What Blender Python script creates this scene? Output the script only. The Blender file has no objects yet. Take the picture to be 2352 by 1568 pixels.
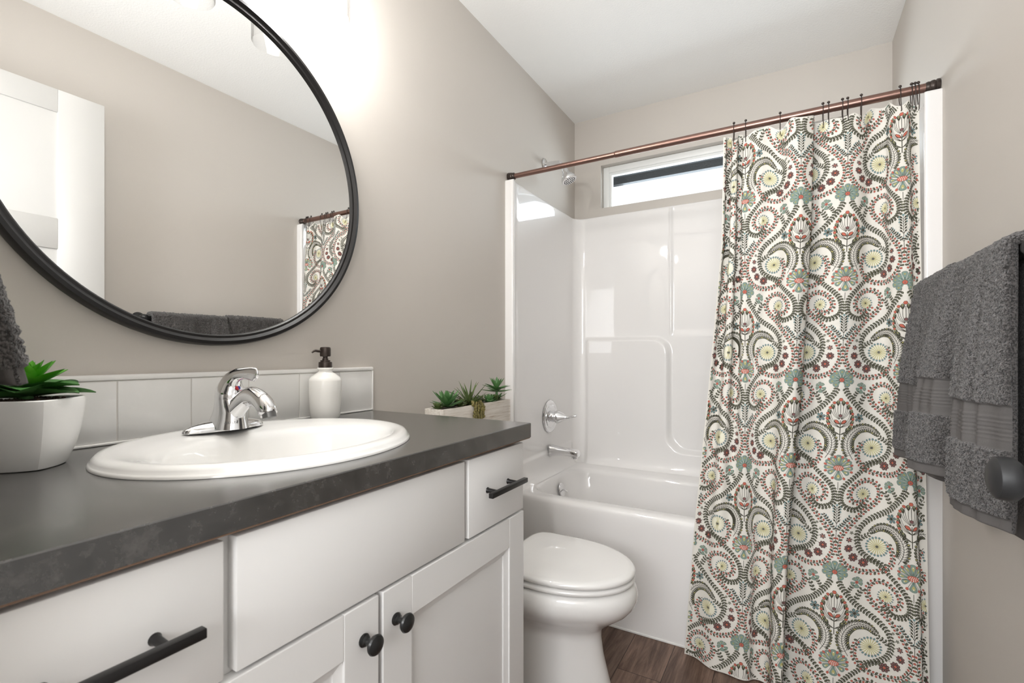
import bpy, bmesh, math, random
import numpy as np
from mathutils import Vector, Matrix
pi = math.pi
rnd = random.Random(7)
C = bpy.context.scene.collection
sc = bpy.context.scene

# ------------------------------------------------------------------ camera
F_PX, HORIZON, VX = 1102.8, 813.8, 1815.5
cd = bpy.data.cameras.new('camera')
cam = bpy.data.objects.new('camera', cd); C.objects.link(cam)
cd.sensor_width = 36.0
cd.lens = F_PX / 2352 * 36
cd.shift_y = (HORIZON - 784) / 2352
cd.clip_start = 0.02
cam.location = (1.1273, 0.0, 1.10)
cam.rotation_euler = (pi/2, 0, math.atan2(VX - 1176, F_PX))
cd.dof.use_dof = True; cd.dof.focus_distance = 1.45; cd.dof.aperture_fstop = 8.0
sc.camera = cam

# ------------------------------------------------------------------ world, exposure
w = bpy.data.worlds.new('world'); sc.world = w; w.use_nodes = True
bg = w.node_tree.nodes['Background']
bg.inputs[0].default_value = (0.93, 0.97, 1.0, 1)
bg.inputs[1].default_value = 0.75
sc.view_settings.view_transform = 'Standard'
sc.view_settings.look = 'None'
sc.view_settings.exposure = 1.07
sc.view_settings.gamma = 1.0
sc.view_settings.use_curve_mapping = False
sc.cycles.max_bounces = 12
sc.cycles.transparent_max_bounces = 16
sc.cycles.glossy_bounces = 6
sc.cycles.diffuse_bounces = 6
sc.cycles.sample_clamp_indirect = 6.0
sc.cycles.caustics_reflective = False
sc.cycles.caustics_refractive = False

BULB_STRENGTH = 132.0

def area(name, loc, rot, sx, sy, watts, col):
    l = bpy.data.lights.new(name, 'AREA'); l.shape = 'RECTANGLE'; l.size = sx; l.size_y = sy
    l.energy = watts; l.color = col
    o = bpy.data.objects.new(name, l); C.objects.link(o); o.location = loc; o.rotation_euler = rot
    return o
# fill lamp added in the hallway to brighten ceiling, and daylight at the window
area('hallway_fill', (1.0, -1.25, 1.6), (math.radians(127), 0, 0), 1.4, 1.2, 46, (.98, .99, 1))
area('daylight', (.76, 3.30, 2.02), (math.radians(-94), 0, 0), 1.3, .6, 14, (.86, .94, 1))

W, D, H = 1.52, 2.6986, 2.4925
YE = 0.06

# ------------------------------------------------------------------ materials
MATS = {}
def mat(name, col, rough=.5, metal=0, spec=.5, coat=0, **kw):
    m = bpy.data.materials.new(name); m.use_nodes = True
    b = m.node_tree.nodes['Principled BSDF']
    b.inputs['Base Color'].default_value = (*col, 1)
    b.inputs['Roughness'].default_value = rough
    b.inputs['Metallic'].default_value = metal
    b.inputs['Specular IOR Level'].default_value = spec
    b.inputs['Coat Weight'].default_value = coat
    b.inputs['Coat Roughness'].default_value = .03
    for k, v in kw.items(): b.inputs[k.replace('_', ' ')].default_value = v
    MATS[name] = m
    return m
def nodes(m): return m.node_tree.nodes, m.node_tree.links, m.node_tree.nodes['Principled BSDF']
def texco(m, scale=(1, 1, 1), rot=(0, 0, 0)):
    N, L, b = nodes(m)
    t = N.new('ShaderNodeTexCoord'); mp = N.new('ShaderNodeMapping')
    mp.inputs['Scale'].default_value = scale; mp.inputs['Rotation'].default_value = rot
    L.new(t.outputs['Object'], mp.inputs[0]); return mp.outputs[0]
def noise(m, co, scale, detail=3, rough=.5):
    N, L, b = nodes(m)
    n = N.new('ShaderNodeTexNoise'); n.inputs['Scale'].default_value = scale
    n.inputs['Detail'].default_value = detail; n.inputs['Roughness'].default_value = rough
    L.new(co, n.inputs['Vector']); return n.outputs['Fac']
def ramp(m, fac, stops):
    N, L, b = nodes(m)
    r = N.new('ShaderNodeValToRGB'); L.new(fac, r.inputs[0])
    while len(r.color_ramp.elements) < len(stops): r.color_ramp.elements.new(.5)
    for e, (p, c) in zip(r.color_ramp.elements, stops): e.position = p; e.color = (*c, 1)
    return r.outputs[0]
def bump(m, fac, strength, dist):
    N, L, b = nodes(m)
    n = N.new('ShaderNodeBump'); n.inputs['Strength'].default_value = strength; n.inputs['Distance'].default_value = dist
    L.new(fac, n.inputs['Height']); L.new(n.outputs[0], b.inputs['Normal'])
def basecol(m, out): N, L, b = nodes(m); L.new(out, b.inputs['Base Color'])

WALLC = (.555, .52, .48)
wallm = mat('wall_paint', WALLC, .55, spec=.3); bump(wallm, noise(wallm, texco(wallm), 260, 2), .12, .001)
ceilm = mat('ceiling_paint', (.90, .90, .89), .9, spec=.1)
bump(ceilm, noise(ceilm, texco(ceilm), 130, 3, .6), .45, .0028)
trimm = mat('white_trim', (.80, .79, .77), .35)
doorm = mat('door_white', (.60, .595, .58), .38)
cabm = mat('cabinet_white', (.70, .695, .69), .33, spec=.45)
fiber = mat('fibreglass', (.80, .785, .775), .38, spec=.2, coat=1.0)
porc = mat('porcelain', (.82, .815, .80), .35, spec=.2, coat=1.0)
toiletm = mat('toilet_china', (.79, .78, .765), .35, spec=.2, coat=1.0)
ceramic = mat('white_ceramic', (.81, .80, .77), .15, spec=.5)
potm = mat('pot_glaze', (.84, .835, .82), .22)
chrome = mat('chrome', (.80, .80, .81), .06, metal=1)
bronze = mat('dark_bronze', (.055, .042, .036), .35, metal=.6)
copper = mat('brushed_copper', (.27, .165, .137), .33, metal=1)
black = mat('matte_black', (.010, .009, .009), .34, spec=.35)
blackg = mat('black_knob_metal', (.02, .02, .02), .28, metal=.3)
mirrorm = mat('mirror_silver', (.93, .93, .92), 0, metal=1)
woodraw = mat('particle_board', (.17, .105, .068), .8)
darkm = mat('dark_gap', (.02, .02, .02), .8)
soil = mat('soil', (.05, .028, .018), .95)
red = mat('red_dot', (.6, .02, .03), .3); blue = mat('blue_dot', (.02, .03, .35), .3)
vinyl = mat('window_vinyl', (.80, .81, .80), .35)
eavem = mat('eave_board', (.035, .04, .045), .8)
bump(eavem, noise(eavem, texco(eavem), 90, 4, .7), .8, .01)
rubber = mat('grey_spray', (.05, .05, .05), .5)

def glassy(name, tint=(1, 1, 1), shade=False):
    m = bpy.data.materials.new(name); m.use_nodes = True; N = m.node_tree.nodes; L = m.node_tree.links
    N.clear(); o = N.new('ShaderNodeOutputMaterial'); mx = N.new('ShaderNodeMixShader')
    f = N.new('ShaderNodeLayerWeight'); f.inputs[0].default_value = .5
    p = N.new('ShaderNodeMath'); p.operation = 'POWER'; p.inputs[1].default_value = 4.5
    q = N.new('ShaderNodeMath'); q.operation = 'MULTIPLY_ADD'; q.inputs[1].default_value = .7; q.inputs[2].default_value = .03
    t = N.new('ShaderNodeBsdfTransparent'); t.inputs[0].default_value = (*tint, 1)
    g = N.new('ShaderNodeBsdfGlossy'); g.inputs['Roughness'].default_value = .02
    L.new(f.outputs['Facing'], p.inputs[0]); L.new(p.outputs[0], q.inputs[0]); L.new(q.outputs[0], mx.inputs[0])
    if shade:
        r = N.new('ShaderNodeValToRGB'); r.color_ramp.elements[0].position = .80; r.color_ramp.elements[0].color = (*tint, 1)
        r.color_ramp.elements[1].position = .97; r.color_ramp.elements[1].color = (.42, .40, .38, 1); L.new(f.outputs['Facing'], r.inputs[0]); L.new(r.outputs[0], t.inputs[0])
    L.new(t.outputs[0], mx.inputs[1]); L.new(g.outputs[0], mx.inputs[2]); L.new(mx.outputs[0], o.inputs[0])
    return m
glassm = glassy('clear_glass', (.98, .98, .98), True); panem = glassy('pane_glass', (.97, .98, .98))
bulbm = mat('lit_bulb', (1, 1, 1), .4); bb = nodes(bulbm)[2]
bb.inputs['Emission Color'].default_value = (1, .985, .955, 1); bb.inputs['Emission Strength'].default_value = BULB_STRENGTH

# laminate worktop
lam = mat('grey_laminate', (.1, .1, .1), .26, spec=.9)
nodes(lam)[2].inputs['Coat Weight'].default_value = .6; nodes(lam)[2].inputs['Coat Roughness'].default_value = .22
co = texco(lam)
N_, L_, b_ = nodes(lam)
n1 = noise(lam, co, 26, 6, .65); n2 = noise(lam, co, 140, 4, .7)
ad = N_.new('ShaderNodeMath'); ad.operation = 'MULTIPLY_ADD'; ad.inputs[1].default_value = .45
L_.new(n2, ad.inputs[0]); L_.new(n1, ad.inputs[2])
basecol(lam, ramp(lam, ad.outputs[0], [(.46, (.013, .0125, .012)), (.70, (.026, .0245, .023)), (.92, (.062, .058, .055))]))

# floor planks (boards run along y)
flm = mat('wood_planks', (.1, .06, .04), .42, spec=.35)
N_, L_, b_ = nodes(flm)
co = texco(flm, rot=(0, 0, pi/2))
br = N_.new('ShaderNodeTexBrick'); L_.new(co, br.inputs['Vector'])
br.offset = .37; br.inputs['Color1'].default_value = (.25, .25, .25, 1); br.inputs['Color2'].default_value = (.9, .9, .9, 1)
br.inputs['Mortar'].default_value = (0, 0, 0, 1); br.inputs['Scale'].default_value = 1
br.inputs['Brick Width'].default_value = 1.2; br.inputs['Row Height'].default_value = .15; br.inputs['Mortar Size'].default_value = .0012
br.inputs['Bias'].default_value = 0
co2 = texco(flm, (14, 1.2, 1))
wv = N_.new('ShaderNodeTexNoise'); wv.inputs['Scale'].default_value = 2.2; wv.inputs['Detail'].default_value = 8; wv.inputs['Roughness'].default_value = .65; wv.inputs['Distortion'].default_value = .9
sh = N_.new('ShaderNodeVectorMath'); sh.operation = 'ADD'
L_.new(co2, sh.inputs[0]); L_.new(br.outputs['Color'], sh.inputs[1]); 
sc3 = N_.new('ShaderNodeVectorMath'); sc3.operation = 'SCALE'; sc3.inputs['Scale'].default_value = 7
L_.new(br.outputs['Color'], sc3.inputs[0]); L_.new(sc3.outputs[0], sh.inputs[1])
L_.new(sh.outputs[0], wv.inputs['Vector'])
fine = noise(flm, texco(flm, (150, 6, 1)), 3, 4, .7)
md = N_.new('ShaderNodeMath'); md.operation = 'MULTIPLY_ADD'; md.inputs[1].default_value = .35; L_.new(fine, md.inputs[0]); L_.new(wv.outputs['Fac'], md.inputs[2])
grain = ramp(flm, md.outputs[0], [(.43, (.050, .028, .020)), (.62, (.125, .078, .058)), (.84, (.26, .175, .135))])
mx = N_.new('ShaderNodeMix'); mx.data_type = 'RGBA'; mx.blend_type = 'MULTIPLY'; mx.inputs['Factor'].default_value = 1
sh2 = ramp(flm, br.outputs['Color'], [(0, (.12, .1, .09)), (.2, (.72, .72, .72)), (1, (1.1, 1.05, 1.02))])
L_.new(grain, mx.inputs['A']); L_.new(sh2, mx.inputs['B']); basecol(flm, mx.outputs['Result'])
bump(flm, md.outputs[0], .25, .001)

# backsplash tile
tilem = mat('glazed_tile', (.76, .755, .74), .13, coat=.3)
bump(tilem, noise(tilem, texco(tilem), 14, 3), .35, .004)
groutm = mat('grout', (.62, .60, .57), .8)

# whitewashed planter wood
wwm = mat('whitewashed_wood', (.6, .56, .5), .8)
f_ = noise(wwm, texco(wwm, (60, 3, 60)), 2.5, 6, .7)
basecol(wwm, ramp(wwm, f_, [(.3, (.30, .21, .14)), (.42, (.56, .51, .45)), (.7, (.70, .67, .62))]))
bump(wwm, f_, .5, .002)

# terry
def terry(name, c0, c1):
    m = mat(name, c1, .95, spec=.1)
    co = texco(m)
    f = noise(m, co, 330, 2, .6)
    basecol(m, ramp(m, f, [(.40, c0), (.62, c1)]))
    bump(m, f, 1.0, .006)
    nodes(m)[2].inputs['Sheen Weight'].default_value = .35
    nodes(m)[2].inputs['Sheen Roughness'].default_value = .5
    return m
terrym = terry('grey_terry', (.024, .022, .021), (.135, .123, .119))
bandm = mat('grey_towel_band', (.108, .101, .098), .8, spec=.2)
bump(bandm, noise(bandm, texco(bandm, (1, 1, 1)), 900, 2), .4, .001)

def leafm(name, base, tip, edge=None):
    m = mat(name, base, .45, spec=.4)
    co = texco(m)
    basecol(m, ramp(m, noise(m, co, 30, 3), [(.3, base), (.7, tip)]))
    return m
green_b = leafm('bright_green_leaf', (.05, .27, .008), (.12, .42, .03))
green_d = leafm('dark_green_leaf', (.028, .12, .018), (.07, .20, .05))
green_a = leafm('agave_leaf', (.045, .13, .035), (.12, .25, .09))
green_s = leafm('spiky_leaf', (.05, .085, .02), (.11, .15, .05))
olive = leafm('olive_bead', (.10, .085, .02), (.19, .16, .05))
purple = leafm('purple_green_leaf', (.05, .045, .04), (.10, .13, .07))

# ------------------------------------------------------------------ mesh helpers
def link(name, verts, faces, m, parent=None, smooth=True, ang=40, mats=None, fm=None):
    me = bpy.data.meshes.new(name)
    me.from_pydata([tuple(map(float, v)) for v in verts], [], [tuple(f) for f in faces])
    o = bpy.data.objects.new(name, me); C.objects.link(o)
    for x in (mats or [m]): me.materials.append(x)
    if fm is not None: me.polygons.foreach_set('material_index', np.asarray(fm, dtype=np.int32))
    if smooth:
        me.polygons.foreach_set('use_smooth', [True] * len(me.polygons))
        if ang: me.set_sharp_from_angle(angle=math.radians(ang))
    if parent: o.parent = parent; o.matrix_parent_inverse = parent.matrix_world.inverted() if False else Matrix.Translation(-Vector(parent_loc(parent)))
    return o
def parent_loc(p):
    v = Vector(p.location)
    while p.parent: p = p.parent; v = v  # parts sit at the origin of their parent frame
    return v
class MB:
    def __init__(s): s.v = []; s.f = []; s.m = []
    def add(s, v, f, mi=0):
        n = len(s.v); s.v += [tuple(x) for x in v]; s.f += [tuple(i + n for i in q) for q in f]; s.m += [mi] * len(f)
        return s
    def box(s, x0, x1, y0, y1, z0, z1, b=0, mi=0, seg=2):
        v, f = bbox(x0, x1, y0, y1, z0, z1, b, seg); return s.add(v, f, mi)
    def make(s, name, m, parent=None, **k):
        if isinstance(m, list): return link(name, s.v, s.f, None, parent, mats=m, fm=s.m, **k)
        return link(name, s.v, s.f, m, parent, **k)
def bbox(x0, x1, y0, y1, z0, z1, b=0, seg=2):
    bm = bmesh.new(); bmesh.ops.create_cube(bm, size=1)
    for v in bm.verts:
        v.co = Vector((x0 + (v.co.x + .5) * (x1 - x0), y0 + (v.co.y + .5) * (y1 - y0), z0 + (v.co.z + .5) * (z1 - z0)))
    if b: bmesh.ops.bevel(bm, geom=bm.edges[:], offset=b, segments=seg, profile=.5, affect='EDGES')
    bm.verts.index_update()
    r = ([tuple(v.co) for v in bm.verts], [[v.index for v in f.verts] for f in bm.faces]); bm.free(); return r
def loft(rings, cap0=True, cap1=True, closed=True):
    """rings: list of equal-length point lists"""
    v = [p for r in rings for p in r]; n = len(rings[0]); f = []
    for i in range(len(rings) - 1):
        for j in range(n if closed else n - 1):
            k = (j + 1) % n
            f.append((i*n + j, i*n + k, (i+1)*n + k, (i+1)*n + j))
    if cap0: f.append(tuple(range(n - 1, -1, -1)))
    if cap1: f.append(tuple((len(rings)-1)*n + j for j in range(n)))
    return v, f
def frame(axis):
    a = Vector(axis).normalized(); u = a.orthogonal().normalized()
    if abs(a.z) < .95: u = Vector((0, 0, 1)).cross(a).normalized()
    return a, u, a.cross(u).normalized()
def lathe(prof, c=(0, 0, 0), axis=(0, 0, 1), n=40, caps=True):
    a, u, w_ = frame(axis); c = Vector(c)
    rings = [[c + a*h + (u*math.cos(2*pi*j/n) + w_*math.sin(2*pi*j/n))*max(r, 1e-5) for j in range(n)] for r, h in prof]
    return loft(rings, caps, caps)
def smoothpath(pts, k=8):
    P = [np.array(p, float) for p in pts]; P = [2*P[0]-P[1]] + P + [2*P[-1]-P[-2]]; out = []
    for i in range(1, len(P) - 2):
        for t in np.linspace(0, 1, k, endpoint=False):
            a, b, c, d = P[i-1:i+3]
            out.append(.5*((2*b) + (c-a)*t + (2*a-5*b+4*c-d)*t*t + (3*b-a-3*c+d)*t**3))
    out.append(P[-2]); return out
def tube(pts, r, n=12, k=0, ry=None, up=(0, 0, 1), caps=True):
    """r: radius or list (per control point); ry: second radius"""
    P = [np.array(p, float) for p in pts]
    R = [r]*len(P) if not hasattr(r, '__len__') else list(r)
    RY = R if ry is None else ([ry]*len(P) if not hasattr(ry, '__len__') else list(ry))
    if k:
        q = smoothpath([list(p) + [a, b] for p, a, b in zip(P, R, RY)], k)
        P = [x[:3] for x in q]; R = [x[3] for x in q]; RY = [x[4] for x in q]
    rings = []; prev = None
    for i in range(len(P)):
        t = Vector(P[min(i+1, len(P)-1)] - P[max(i-1, 0)]).normalized()
        if prev is None:
            u = Vector(up).cross(t); u = u.normalized() if u.length > .05 else t.orthogonal().normalized()
        else: u = (prev - t*prev.dot(t)).normalized()
        prev = u; v = t.cross(u)
        rings.append([Vector(P[i]) + u*(R[i]*math.cos(2*pi*j/n)) + v*(RY[i]*math.sin(2*pi*j/n)) for j in range(n)])
    return loft(rings, caps, caps)
def sphere(c, r, n=16, m=10, s=(1, 1, 1)):
    v = []; f = []
    rings = [[(c[0] + r*s[0]*math.sin(pi*(i+.02 if i == 0 else (i-.02 if i == m else i))/m)*math.cos(2*pi*j/n), c[1] + r*s[1]*math.sin(pi*(i+.02 if i == 0 else (i-.02 if i == m else i))/m)*math.sin(2*pi*j/n), c[2] + r*s[2]*math.cos(pi*i/m)) for j in range(n)] for i in range(m, -1, -1)]
    return loft(rings)
def rrect(cx, cy, hx, hy, r, z, k=10):
    pts = []; r = min(r, hx, hy)
    for q, (sx, sy) in enumerate(((1, 1), (-1, 1), (-1, -1), (1, -1))):
        for i in range(k):
            a = q*pi/2 + (i/(k-1))*pi/2
            pts.append((cx + sx*(hx - r) + r*math.cos(a), cy + sy*(hy - r) + r*math.sin(a), z))
    # fill straight sides
    out = []
    n = len(pts)
    for i in range(n):
        out.append(pts[i])
        if i % k == k - 1:
            a, b = np.array(pts[i]), np.array(pts[(i+1) % n])
            for t in np.linspace(0, 1, 8)[1:-1]: out.append(tuple(a + (b-a)*t))
    return out
def thing(name, loc, label, cat, group=None):
    o = bpy.data.objects.new(name, None); C.objects.link(o); o.location = loc; o.empty_display_size = .05
    tag(o, label, cat, group); return o
def tag(o, label=None, cat=None, group=None, kind=None):
    if label: o['label'] = label
    if cat: o['category'] = cat
    if group: o['group'] = group
    if kind: o['kind'] = kind
    return o
def struct(o): o['kind'] = 'structure'; return o

# ------------------------------------------------------------------ the room
T = .12
struct(MB().box(-.2, 1.9, -1.6, 2.95, -.1, 0).make('floor', flm, smooth=False))
struct(MB().box(-.2, 1.9, -1.6, 2.9, H, H + .1).make('ceiling', ceilm, smooth=False))
struct(MB().box(-T, 0, -.06, D + .14, 0, H).make('wall_left', wallm, smooth=False))
struct(MB().box(W, W + T, -1.6, D + .14, 0, H).make('wall_right', wallm, smooth=False))
WX0, WX1, WZ0, WZ1 = .165, 1.355, 1.957, 2.207
mb = MB(); mb.box(0, W, D, D + .14, 0, WZ0).box(0, W, D, D + .14, WZ1, H).box(0, WX0, D, D + .14, WZ0, WZ1).box(WX1, W, D, D + .14, WZ0, WZ1)
struct(mb.make('wall_far', wallm, smooth=False))
mb = MB(); mb.box(0, .62, -.06, YE, 0, H).box(.62, 1.46, -.06, YE, 2.17, H).box(1.46, W, -.06, YE, 0, H)
struct(mb.make('wall_entry', wallm, smooth=False))
# baseboards
struct(MB().box(0, .012, 1.062, 1.879, 0, .09, .003).make('baseboard_left', trimm))
struct(MB().box(W - .012, W, .9, 1.879, 0, .09, .003).make('baseboard_right', trimm))
# window
wy0, wy1 = D + .04, D + .09
fz0 = WZ0 + .0005
def ringframe(x0, x1, z0, z1, wd, y0, y1, b):
    m = MB(); m.box(x0, x0+wd, y0, y1, z0, z1, b).box(x1-wd, x1, y0, y1, z0, z1, b).box(x0+wd, x1-wd, y0, y1, z1-wd, z1, b).box(x0+wd, x1-wd, y0, y1, z0, z0+wd, b); return m
wf = ringframe(WX0+.001, WX1-.001, fz0 - .03, WZ1-.001, .035, wy0, wy1, .003).make('window_1', vinyl)
struct(wf)
ringframe(WX0+.034, WX1-.034, fz0 - .02, WZ1-.034, .016, wy0+.008, wy1-.01, .002).make('window_sash', vinyl, wf)
MB().box(WX0+.049, WX1-.049, wy0+.028, wy0+.031, fz0-.006, WZ1-.049).make('window_pane', panem, wf, smooth=False)
# roof eave outside the window
ev = MB().box(-.4, 2.0, D+.16, D+.60, 2.335, 2.36).box(-.4, 2.0, D+.58, D+.62, 2.29, 2.40).make('roof_eave', eavem, smooth=False)
tag(ev, 'dark rough roof eave seen outside through the top of the window', 'eave')

# door opened against the right wall
dx0, dx1, dy0, dy1, dz1 = 1.40, 1.435, .065, .886, 2.142
dm = MB()
py0, py1 = .20, .7375
dm.box(dx0+.008, dx1-.008, dy0, dy1, .01, dz1)
for (a, b, c_, d_) in ((dy0, py0, .01, dz1), (py1, dy1, .01, dz1)): dm.box(dx0, dx1, a, b, c_, d_, .0015)
rails = [(.01, .22), (.80, .93), (1.515, 1.635), (2.052, dz1)]
for (a, b) in rails: dm.box(dx0, dx1, py0, py1, a, b, .0015)
dr = dm.make('door_1', doorm); struct(dr)
kn = MB(); kn.add(*lathe([(.0, 0), (.032, 0), (.032, .006), (.014, .009), (.0115, .022), (.020, .026), (.026, .032), (.0275, .040), (.026, .050), (.018, .055), (.0, .056)], (dx0, .828, .945), (-1, 0, 0)))
kn.make('door_knob', mat('oiled_black_knob', (.018, .018, .019), .5, .2), dr)
for z in (.25, 1.1, 1.95): MB().add(*lathe([(.006, 0), (.006, .09)], (dx0-.004, dy0+.004, z), n=12)).make('hinge', blackg, dr)

# ------------------------------------------------------------------ vanity
FX = .548
van = thing('vanity_cabinet', (0, .07, 0), 'white painted vanity cabinet with drawers and doors beneath the grey worktop', 'cabinet')
CY0, CY1 = .066, 1.055
mb = MB()
mb.box(.003, FX-.022, CY0, CY1, .10, .118).box(.003, FX-.022, CY0, CY0+.016, .118, .889).box(.003, FX-.022, CY1-.016, CY1, .118, .889).box(.003, .010, CY0+.016, CY1-.016, .118, .889)
mb.box(FX-.038, FX-.0205, CY0+.016, CY1-.016, .86, .8885).box(FX-.038, FX-.0205, CY0+.016, CY1-.016, .69, .73)
for yy in (CY0+.016, .31, .796, CY1-.056): mb.box(FX-.038, FX-.0195, yy, yy+.04, .118, .8885)
mb.make('carcass', cabm, van, smooth=False)
mb = MB(); mb.box(.003, FX-.09, CY0, CY1, .0, .10).make('toe_kick', cabm, van, smooth=False)
def slab(y0, y1, z0, z1): return MB().box(FX-.019, FX, y0, y1, z0, z1, .002)
def bar_pull(y0, y1, z, parent, name='bar_pull'):
    m = MB(); xx = FX + .03
    m.box(xx-.005, xx+.006, y0, y1, z-.0055, z+.0055, .0012)
    for y in (y0 + .034, y1 - .034): m.add(*lathe([(.0068, 0), (.0052, .004), (.0045, .02), (.0045, .026)], (FX, y, z), (1, 0, 0), 16))
    return m.make(name, black, parent)
d1 = slab(.087, .3205, .715, .880).make('drawer', cabm, van); bar_pull(.125, .283, .800, d1)
slab(.335, .806, .715, .880).make('false_drawer_front', cabm, van)
d2 = slab(.820, 1.0555, .715, .880).make('drawer', cabm, van); bar_pull(.857, 1.0135, .800, d2)
def shaker(y0, y1, z0, z1, ky):
    st = .07; m = MB()
    m.box(FX-.019, FX, y0, y0+st, z0, z1, .0015).box(FX-.019, FX, y1-st, y1, z0, z1, .0015)
    m.box(FX-.019, FX, y0+st, y1-st, z1-st, z1, .0015).box(FX-.019, FX, y0+st, y1-st, z0, z0+st, .0015)
    a, b, c_, d_ = y0+st, y1-st, z0+st, z1-st; e = .014
    o_ = [(FX-.004, a, c_), (FX-.004, b, c_), (FX-.004, b, d_), (FX-.004, a, d_)]
    i_ = [(FX-.0085, a+e, c_+e), (FX-.0085, b-e, c_+e), (FX-.0085, b-e, d_-e), (FX-.0085, a+e, d_-e)]
    k_ = [(FX-.012, a+e, c_+e), (FX-.012, b-e, c_+e), (FX-.012, b-e, d_-e), (FX-.012, a+e, d_-e)]
    v, f = loft([o_, i_, k_], False, True); m.add(v, f)
    o = m.make('cabinet_door', cabm, van, ang=20)
    kb = MB(); kb.add(*lathe([(.0, 0), (.010, 0), (.0105, .002), (.0075, .004), (.0085, .006), (.005, .009), (.0045, .016), (.008, .0195), (.0145, .0225), (.0158, .026), (.0145, .029), (.009, .0315), (0, .0325)], (FX, ky, .652), (1, 0, 0), 32))
    kb.make('round_knob', blackg, o)
shaker(.087, .567, .12, .709, .535)
shaker(.5765, 1.0575, .12, .709, .606)

# worktop with a hole for the basin
SX, SY, SA, SB = .272, .566, .240, .272     # basin centre and half axes (x, y)
ct = MB()
n = 64; zt, zb = .928, .892; x0, x1, y0, y1 = .0015, .5614, .062, 1.0711
def ell(cx, cy, a, b, z, n=n, ph=pi/4): return [(cx + a*math.cos(2*pi*j/n + ph), cy + b*math.sin(2*pi*j/n + ph), z) for j in range(n)]
def rectring(x0, x1, y0, y1, z, n=n):
    q = n // 4; c4 = [(x1, y1), (x0, y1), (x0, y0), (x1, y0)]; out = []
    for i in range(4):
        a, b = np.array(c4[i]), np.array(c4[(i+1) % 4])
        for j in range(q): p = a + (b-a)*j/q; out.append((p[0], p[1], z))
    return out
rings = [ell(SX, SY, .215, .245, zb), ell(SX, SY, .215, .245, zt), rectring(x0, x1-.0015, y0, y1-.0015, zt), rectring(x0, x1, y0, y1, zt-.0015), rectring(x0, x1, y0, y1, zb), ell(SX, SY, .215, .245, zb)]
v, f = loft(rings, False, False); ct.add(v, f)
wt = ct.make('worktop', lam, ang=30); MB().box(.524, .5600, .064, 1.0695, .8895, .8919).make('raw_underside', woodraw, wt, smooth=False); tag(wt, 'dark grey laminate worktop with square edge on the white vanity', 'countertop')

# tile backsplash
bs = MB(); joints = [.062, .155, .286, .4177, .5496, .6769, .8132, .944, 1.0665]
for a, b in zip(joints[:-1], joints[1:]): bs.box(.002, .0085, a+.0011, b-.0011, .934, 1.0485, .0012, 0)
bs.box(.001, .0070, .062, 1.0665, .930, 1.050, 0, 1)
bso = bs.make('tile_backsplash', [tilem, groutm], ang=30)
tag(bso, 'row of glossy off-white tiles along the wall behind the sink', 'backsplash')
e = MB(); e.box(.001, .011, .062, 1.0711, 1.0505, 1.0615, .003).box(.001, .011, 1.0665, 1.0711, .929, 1.0505, .002)
e.make('edge_trim', trimm, bso)
MB().box(.001, .0115, .062, 1.0665, .9285, .9335, .0015).make('caulk_line', trimm, bso)

# sink
sk = MB(); N2 = 96
def er(a, b, z, dx=0): return [(SX + dx + a*math.cos(2*pi*j/N2), SY + b*math.sin(2*pi*j/N2), z) for j in range(N2)]
prof = [(1.0, 1.0, .9285, 0), (1.0, 1.0, .931, 0), (.992, .993, .9335, 0), (.985, .986, .9345, 0), (.978, .982, .939, 0), (.955, .962, .9440, 0), (.92, .93, .9458, 0), (.885, .90, .9450, .003),
        (.80, .86, .9430, .012), (.70, .80, .938, .034), (.665, .775, .931, .040), (.64, .75, .918, .042), (.61, .72, .895, .043), (.56, .66, .865, .043), (.47, .55, .830, .040), (.33, .38, .808, .035), (.16, .16, .800, .03), (.09, .08, .799, .03)]
rings = [er(SA*a, SB*b, z, dx) for a, b, z, dx in prof]
v, f = loft(rings, False, True); sk.add(v, f)
# outside of the bowl, so it has thickness
rings = [er(SA*.87, SB*.88, .9283), er(SA*.70, SB*.80, .90, .03), er(SA*.62, SB*.70, .85, .04), er(SA*.40, SB*.45, .80, .035), er(SA*.1, SB*.1, .79, .03)]
v, f = loft(rings, False, True); sk.add(v, f)
sink = sk.make('oval_sink', porc, ang=0); tag(sink, 'oval white drop-in basin set into the grey worktop', 'sink')
MB().add(*lathe([(0, 0), (.021, 0), (.024, .002), (.022, .004), (0, .003)], (SX+.03, SY, .7995))).make('drain', chrome, sink)

# faucet
FXC, FYC = .108, .566
fz = .9448
fa = thing('basin_faucet', (FXC, FYC, fz), 'chrome single-lever faucet standing on the back rim of the oval basin', 'faucet')
m = MB(); rings = []
for s, z in ((1, 0), (1, .004), (.97, .008), (.85, .013), (.62, .018), (.3, .021)):
    rings.append([(FXC + .0275*s*math.cos(t)*(1 - .25*abs(math.sin(t))**3), FYC + .082*s*math.sin(t), fz + z) for t in np.linspace(0, 2*pi, 64, endpoint=False)])
v, f = loft(rings); m.add(v, f); m.make('base_plate', chrome, fa, ang=50)
BS = [(.004, .118, .047, .036), (.012, .119, .0445, .034), (.024, .121, .041, .0305), (.038, .124, .0365, .028), (.050, .125, .0315, .0272), (.060, .125, .0275, .0268), (.0645, .125, .0268, .0266)]
v, f = loft([[(xc + hx_*math.cos(t), FYC + hy_*math.sin(t), fz+z) for t in np.linspace(0, 2*pi, 56, endpoint=False)] for z, xc, hx_, hy_ in BS])
fbody = MB().add(v, f).make('faucet_body', chrome, fa, ang=50)
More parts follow.
